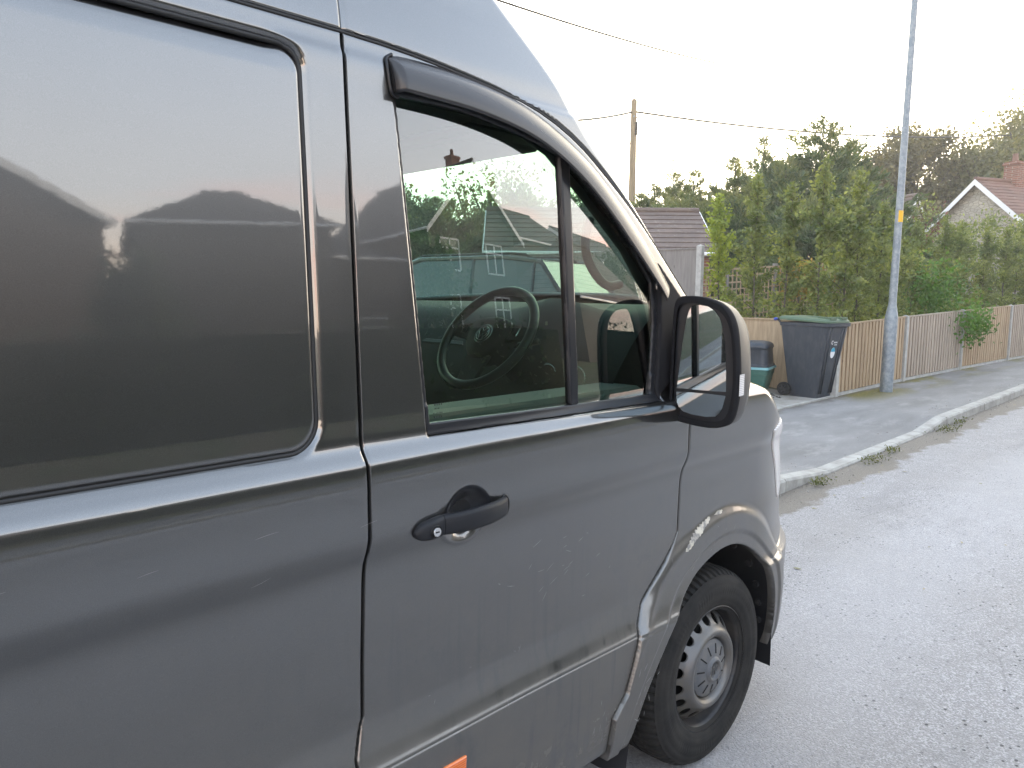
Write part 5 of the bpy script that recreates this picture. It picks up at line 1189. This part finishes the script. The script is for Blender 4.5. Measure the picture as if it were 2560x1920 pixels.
# garage behind the tall fence
gpt=unp(1515,472,22); house('garage','small garage with a brown tiled roof behind the tall grey fence','garage',(float(gpt[0])-.70*6.1-.71*2.2,float(gpt[1])+.71*6.1-.70*2.2),(.70,-.71),5.8,4.4,2.75,3.95,BRICK,TBR,board=WHITE,rows=9,over=.2,windows=())
# houses at the right
def gable_at(u,v,dep): return unp(u,v,dep)
g1=gable_at(2115,392,30)
house('white_gabled_house','stone house with white bargeboards and red tiled roof at the right edge','house',(float(g1[0])+1.05,float(g1[1])+2.25),(-.42,-.91),5.0,9,float(g1[2])-2.1,float(g1[2]),STONEW,TRED,ridge_along='y',chimneys=((2.5,1.9,float(g1[2])+.75,.28),),rows=16,over=.25)
# its brick chimney stands on the ridge, right at the picture edge
g2=unp(1978,425,38)
house('far_stone_house','far stone house with a narrow white edged gable and brown roof behind the lamp','house',(float(g2[0])-.87*.9,float(g2[1])+.5*.9),(.87,-.5),1.8,7,float(g2[2])-1.9,float(g2[2]),STONEW,TBR,ridge_along='y',rows=12,over=.15)
g3=unp(1900,424,41); 
house('far_brown_roofed_house','long brown roofed house with a tall chimney behind the far stone gable','house',(float(g3[0])-.5,float(g3[1])+.8),(.72,-.69),9,6,float(g3[2])-2.3,float(g3[2])-.05,RENDER,TBR,chimneys=((3.6,3,float(g3[2])+1.2,.24),),rows=12)
# across the street, behind the camera (seen in the paint, the glass and the mirror)
DBRICK=M('silhouette_brick',(.075,.055,.045),.9); DREND=M('silhouette_render',(.10,.088,.075),.9); DBRICK.base(DBRICK.mix(DBRICK.noise(3,6),(.06,.045,.038),(.095,.07,.055))); DREND.base(DREND.mix(DREND.noise(2,6),(.08,.07,.06),(.12,.105,.09)))  # brick and render darkened so the houses reflect as shaded silhouettes
WOODF=M('brown_window_frame',(.07,.045,.03),.6)
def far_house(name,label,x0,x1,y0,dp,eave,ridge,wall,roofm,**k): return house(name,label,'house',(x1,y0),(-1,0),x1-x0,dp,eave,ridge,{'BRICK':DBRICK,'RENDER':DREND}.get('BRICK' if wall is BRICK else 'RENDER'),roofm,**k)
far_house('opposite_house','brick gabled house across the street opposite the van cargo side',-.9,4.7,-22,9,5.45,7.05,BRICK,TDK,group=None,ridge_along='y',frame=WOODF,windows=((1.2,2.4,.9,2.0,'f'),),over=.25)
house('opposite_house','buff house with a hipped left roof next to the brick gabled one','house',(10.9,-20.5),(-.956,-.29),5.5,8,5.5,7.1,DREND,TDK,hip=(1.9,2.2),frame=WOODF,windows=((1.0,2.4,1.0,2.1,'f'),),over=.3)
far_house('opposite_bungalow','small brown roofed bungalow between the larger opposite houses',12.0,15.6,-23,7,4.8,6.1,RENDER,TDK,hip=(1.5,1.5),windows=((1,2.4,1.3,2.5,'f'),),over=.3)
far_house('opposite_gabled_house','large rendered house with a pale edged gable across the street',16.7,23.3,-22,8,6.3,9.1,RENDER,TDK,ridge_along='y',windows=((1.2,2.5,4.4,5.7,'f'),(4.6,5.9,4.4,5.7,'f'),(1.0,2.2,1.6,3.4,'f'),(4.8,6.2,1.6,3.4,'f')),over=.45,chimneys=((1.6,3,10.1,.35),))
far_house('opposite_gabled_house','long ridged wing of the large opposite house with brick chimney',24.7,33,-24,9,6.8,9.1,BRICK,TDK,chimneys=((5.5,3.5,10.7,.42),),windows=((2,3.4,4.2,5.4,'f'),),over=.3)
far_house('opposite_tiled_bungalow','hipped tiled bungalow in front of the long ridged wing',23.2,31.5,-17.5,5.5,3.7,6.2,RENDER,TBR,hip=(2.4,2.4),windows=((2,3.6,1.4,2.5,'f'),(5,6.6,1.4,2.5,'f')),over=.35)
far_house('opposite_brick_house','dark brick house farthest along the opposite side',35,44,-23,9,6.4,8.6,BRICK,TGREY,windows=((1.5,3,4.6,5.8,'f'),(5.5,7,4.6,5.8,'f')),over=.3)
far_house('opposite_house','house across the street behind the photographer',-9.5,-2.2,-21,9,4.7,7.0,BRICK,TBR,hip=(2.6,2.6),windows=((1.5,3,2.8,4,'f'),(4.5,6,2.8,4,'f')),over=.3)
HEDGE=leafmat('hedge_leaf',(.035,.06,.022),(.06,.09,.03),.15,(.02,.035,.015))
def hedge(label,x0,x1,y,h,n):
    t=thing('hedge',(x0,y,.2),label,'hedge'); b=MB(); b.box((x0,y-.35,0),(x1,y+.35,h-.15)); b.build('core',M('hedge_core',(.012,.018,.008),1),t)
    P=np.stack([rng.uniform(x0,x1,n),y+rng.uniform(-.5,.5,n),rng.uniform(.05,h,n)],1); P[:,2]+=np.sin(P[:,0]*1.7)*.09+np.sin(P[:,0]*4.1)*.06
    add_leaves('foliage',t,[(P,rng.normal(0,1,(n,3)),.13,.6,.4)],[HEDGE])
hedge('clipped hedge along the opposite gardens, nearer stretch',-12,10,-9.6,1.9,5200)
hedge('clipped hedge along the opposite gardens, farther stretch',16,46,-9.8,1.9,5200)
def bgtree(x,y,h,r,label,n=2600):
    t=thing('garden_tree',(x,y,.4),label,'tree'); MB().tube([(x,y,0),(x,y,h*.7)],[.15,.06],6).build('trunk',BARK,t,True)
    k=26; d=rng.normal(0,1,(k,3)); d/=np.linalg.norm(d,axis=1,keepdims=True); cc=np.array([x,y,h-r])+d*r*rng.uniform(.3,.95,(k,1)); idx=rng.integers(0,k,n); P=cc[idx]+rng.normal(0,r*.17,(n,3)); add_leaves('crown',t,[(P,rng.normal(0,1,(n,3)),.2,.6,.4)],[HEDGE])
bgtree(16.0,-20.5,5.0,1.5,'round garden tree between the opposite houses'); bgtree(5.2,-26,4.7,1.5,'low garden tree in the gap between two opposite houses'); bgtree(12.0,-25,5.3,1.6,'garden tree behind the opposite bungalow'); bgtree(34.2,-21,7.5,1.8,'tall garden tree beside the dark brick house')

# ================================================================ CARS
def car(name,label,loc,heading,body_m,L=4.5,Wd=1.84,H=1.68,rails=True,group=None,glassm=None):
    root=thing(name,loc,label,'car',group); root.rotation_euler=(0,0,heading)
    base=np.array(loc); nose=L/2
    # side outline of the lower body and of the glasshouse, x forward
    low=[(-nose,.42),(-nose+.02,.80),(-nose+.10,1.02),(-nose*.55,1.04),(0,1.02),(nose*.38,1.00),(nose*.72,.92),(nose*.93,.80),(nose,.60),(nose-.02,.36),(nose-.25,.24),(-nose+.25,.26)]
    low=chaikin(low,1,True); b=MB(); secs=[(-1,.90),(-.97,.97),(-.9,1),(.9,1),(.97,.97),(1,.90)]; V=[];n=len(low); c=np.mean(low,0)
    for s,k in secs:
        for x,z in low: V.append(base+np.array([c[0]+(x-c[0])*(k*.5+.5),s*Wd/2*(1-.06*max(0,(z-.8)/.3)),c[1]+(z-c[1])*k]))
    Fs=[(j*n+i,j*n+(i+1)%n,(j+1)*n+(i+1)%n,(j+1)*n+i) for j in range(5) for i in range(n)]+[tuple(range(n))[::-1],tuple(5*n+i for i in range(n))]
    o=mesh('body',V,Fs,body_m,root); autosmooth(o,40)
    top=[(-nose+.14,1.00),(-nose+.42,H-.10),(-nose+.75,H),(-.1,H+.01),(nose*.22,H-.06),(nose*.50,.99)]
    V=[];w0,w1=Wd/2*.93,Wd/2*.70
    for s in (-1,1):
        for x,z in top: V.append(base+np.array([x,s*(w0+(w1-w0)*(z-1.0)/(H-1.0)),z]))
    n=len(top); o=mesh('roof',V,[(i,i+1,n+i+1,n+i) for i in range(1,4)],body_m,root)
    md=o.modifiers.new('t','SOLIDIFY'); md.thickness=.03
    g=glassm or PANE
    mesh('windscreen',V,[(4,5,n+5,n+4)],g,root,False); mesh('rear_window',V,[(0,1,n+1,n+0)],g,root,False)
    for s in (0,1):
        mesh('side_windows',V,[tuple(s*n+i for i in range(n))],g,root,False)
        bb=MB()
        for i,j in ((0,1),(1,2),(2,3),(3,4),(4,5)): bb.tube([V[s*n+i],V[s*n+j]],.035,6)
        for xx in (-.55,.45):
            zt=H-.01 if xx<.3 else H-.04; bb.tube([base+np.array([xx,(2*s-1)*w0,1.0]),base+np.array([xx-.05,(2*s-1)*w1,zt])],.03,6)
        bb.build('window_pillars',body_m,root)
        if rails:
            MB().tube([base+np.array([x,(2*s-1)*(w1-.03),z]) for x,z in ((-nose+.6,H),(-nose+.75,H+.05),(0,H+.06),(nose*.10,H+.04),(nose*.16,H-.03))],.018,8).build('roof_rail',SATIN,root,True)
        MB().obox(base+np.array([nose*.36,(2*s-1)*(Wd/2+.07),1.06]),(.06,.01,0),(0,.10,0),(0,0,.07)).build('door_mirror',SATIN,root)
        for x in (-nose*.60,nose*.62):
            b=MB(); b.rev([(.0,-.02),(.19,-.02),(.21,.0),(.30,.01),(.33,-.01),(.33,-.2)],(0,0,0),'y',28); b.V=[(base[0]+x+a,base[1]+(2*s-1)*(Wd/2-.02+bb_),base[2]+.33+c_) if s else (base[0]+x+a,base[1]-(Wd/2-.02+bb_),base[2]+.33+c_) for a,bb_,c_ in b.V]
            w_=b.build('wheel',RUBBER,root,True)
            b=MB(); 
            for q in range(5):
                a=q*2*math.pi/5; b.tube([base+np.array([x,(2*s-1)*(Wd/2-.03),.33]),base+np.array([x+.19*math.cos(a),(2*s-1)*(Wd/2-.03),.33+.19*math.sin(a)])],.022,5)
            b.build('wheel_rim',STEEL,w_)
    for s in (-1,1):
        MB().obox(base+np.array([nose*.95,s*Wd*.36,.70]),(.05,0,0),(0,.16,0),(0,0,.075)).build('headlight',CLEAR,root)
        MB().obox(base+np.array([-nose+.04,s*Wd*.40,.92]),(.04,0,0),(0,.09,0),(0,0,.13)).build('tail_light',M('tail_red',(.35,.02,.02),.3),root)
    return root
CARB=M('dark_blue_car_paint',(.012,.018,.030),.3,.4,.5,1.0); CARW=M('silver_car_paint',(.45,.46,.47),.3,.6,.5,1.0); CGL=mat_glass('car_window_glass',(.40,.48,.46))
car('parked_estate_car','dark estate car with roof rails on the drive, seen through the van cab windows',(5.75,5.25,float(gz(5.75,5.25))),R(-78),CARB,4.6,1.86,1.78,True)
car('parked_hatchback','silver hatchback parked farther up the drive beyond the dark estate car',(2.0,9.2,float(gz(2.0,9.2))),R(-80),CARW,4.1,1.75,1.5,False)

# softer green mass between the young trees and the conifers
for u,v,d,rr,l in ((2010,505,25,(2.4,1.0,1.5),'mid green bush below the far stone house'),(2120,510,25,(2.2,1.0,1.4),'mid green bush below the white gabled house'),(2210,520,24,(2.2,1.0,1.4),'mid green bush at the right picture edge')):
    p=unp(u,v,d); shrub('garden_bush',(float(p[0]),float(p[1]),float(p[2])-.5),rr,3000,.11,HORN,l,'bush','bushes behind the trellis')

conat(1240,420,26,1.6,'garden conifer seen through the cab windows, right one',190); conat(1130,400,27,1.9,'garden conifer seen through the cab windows, middle one',220)
conat(960,430,26,1.8,'garden conifer seen through the cab windows, left one',200); conat(860,400,28,2.0,'garden conifer behind the van pillar',180)
broadleaf(1060,350,34,3.0,'leafy garden tree seen through the upper part of the driver window',5200,.2,BIR,.2,cl=60)
broadleaf(930,415,30,2.4,'leafy garden tree seen low at the left of the driver window',3600,.2,BIR,.2,cl=34)
gbush=shrub('garden_bush',(4.45,-19.2,2.4),(1.1,.7,1.7),5200,.16,HEDGE,'tall bush added to block the bright sky gap between two opposite houses','bush')
b=MB(); b.rev([(0,-2.3),(.75,-2.2),(.85,-.8),(.8,.6),(.55,1.15),(.0,1.35)],(4.45,-19.2,2.4),'z',9); b.build('core',M('bush_core',(.012,.018,.008),1),gbush)  # bush and solid core added to shorten the bright sky slit in reflections

# ---------------------------------------------------------------- haze volume added to imitate the veil of lens flare
hm=bpy.data.materials.new('flare_veil_haze'); hm.use_nodes=True; t=hm.node_tree; t.nodes.clear(); o_=t.nodes.new('ShaderNodeOutputMaterial'); v_=t.nodes.new('ShaderNodeVolumePrincipled')
v_.inputs['Color'].default_value=(.95,.93,.9,1); v_.inputs['Density'].default_value=.0019; v_.inputs['Anisotropy'].default_value=.5; t.links.new(v_.outputs[0],o_.inputs['Volume'])
hb=MB(); hb.box((-45,-45,-1.2),(75,60,16)); ho=hb.build('haze',hm); tag(ho,None,None,kind='stuff')
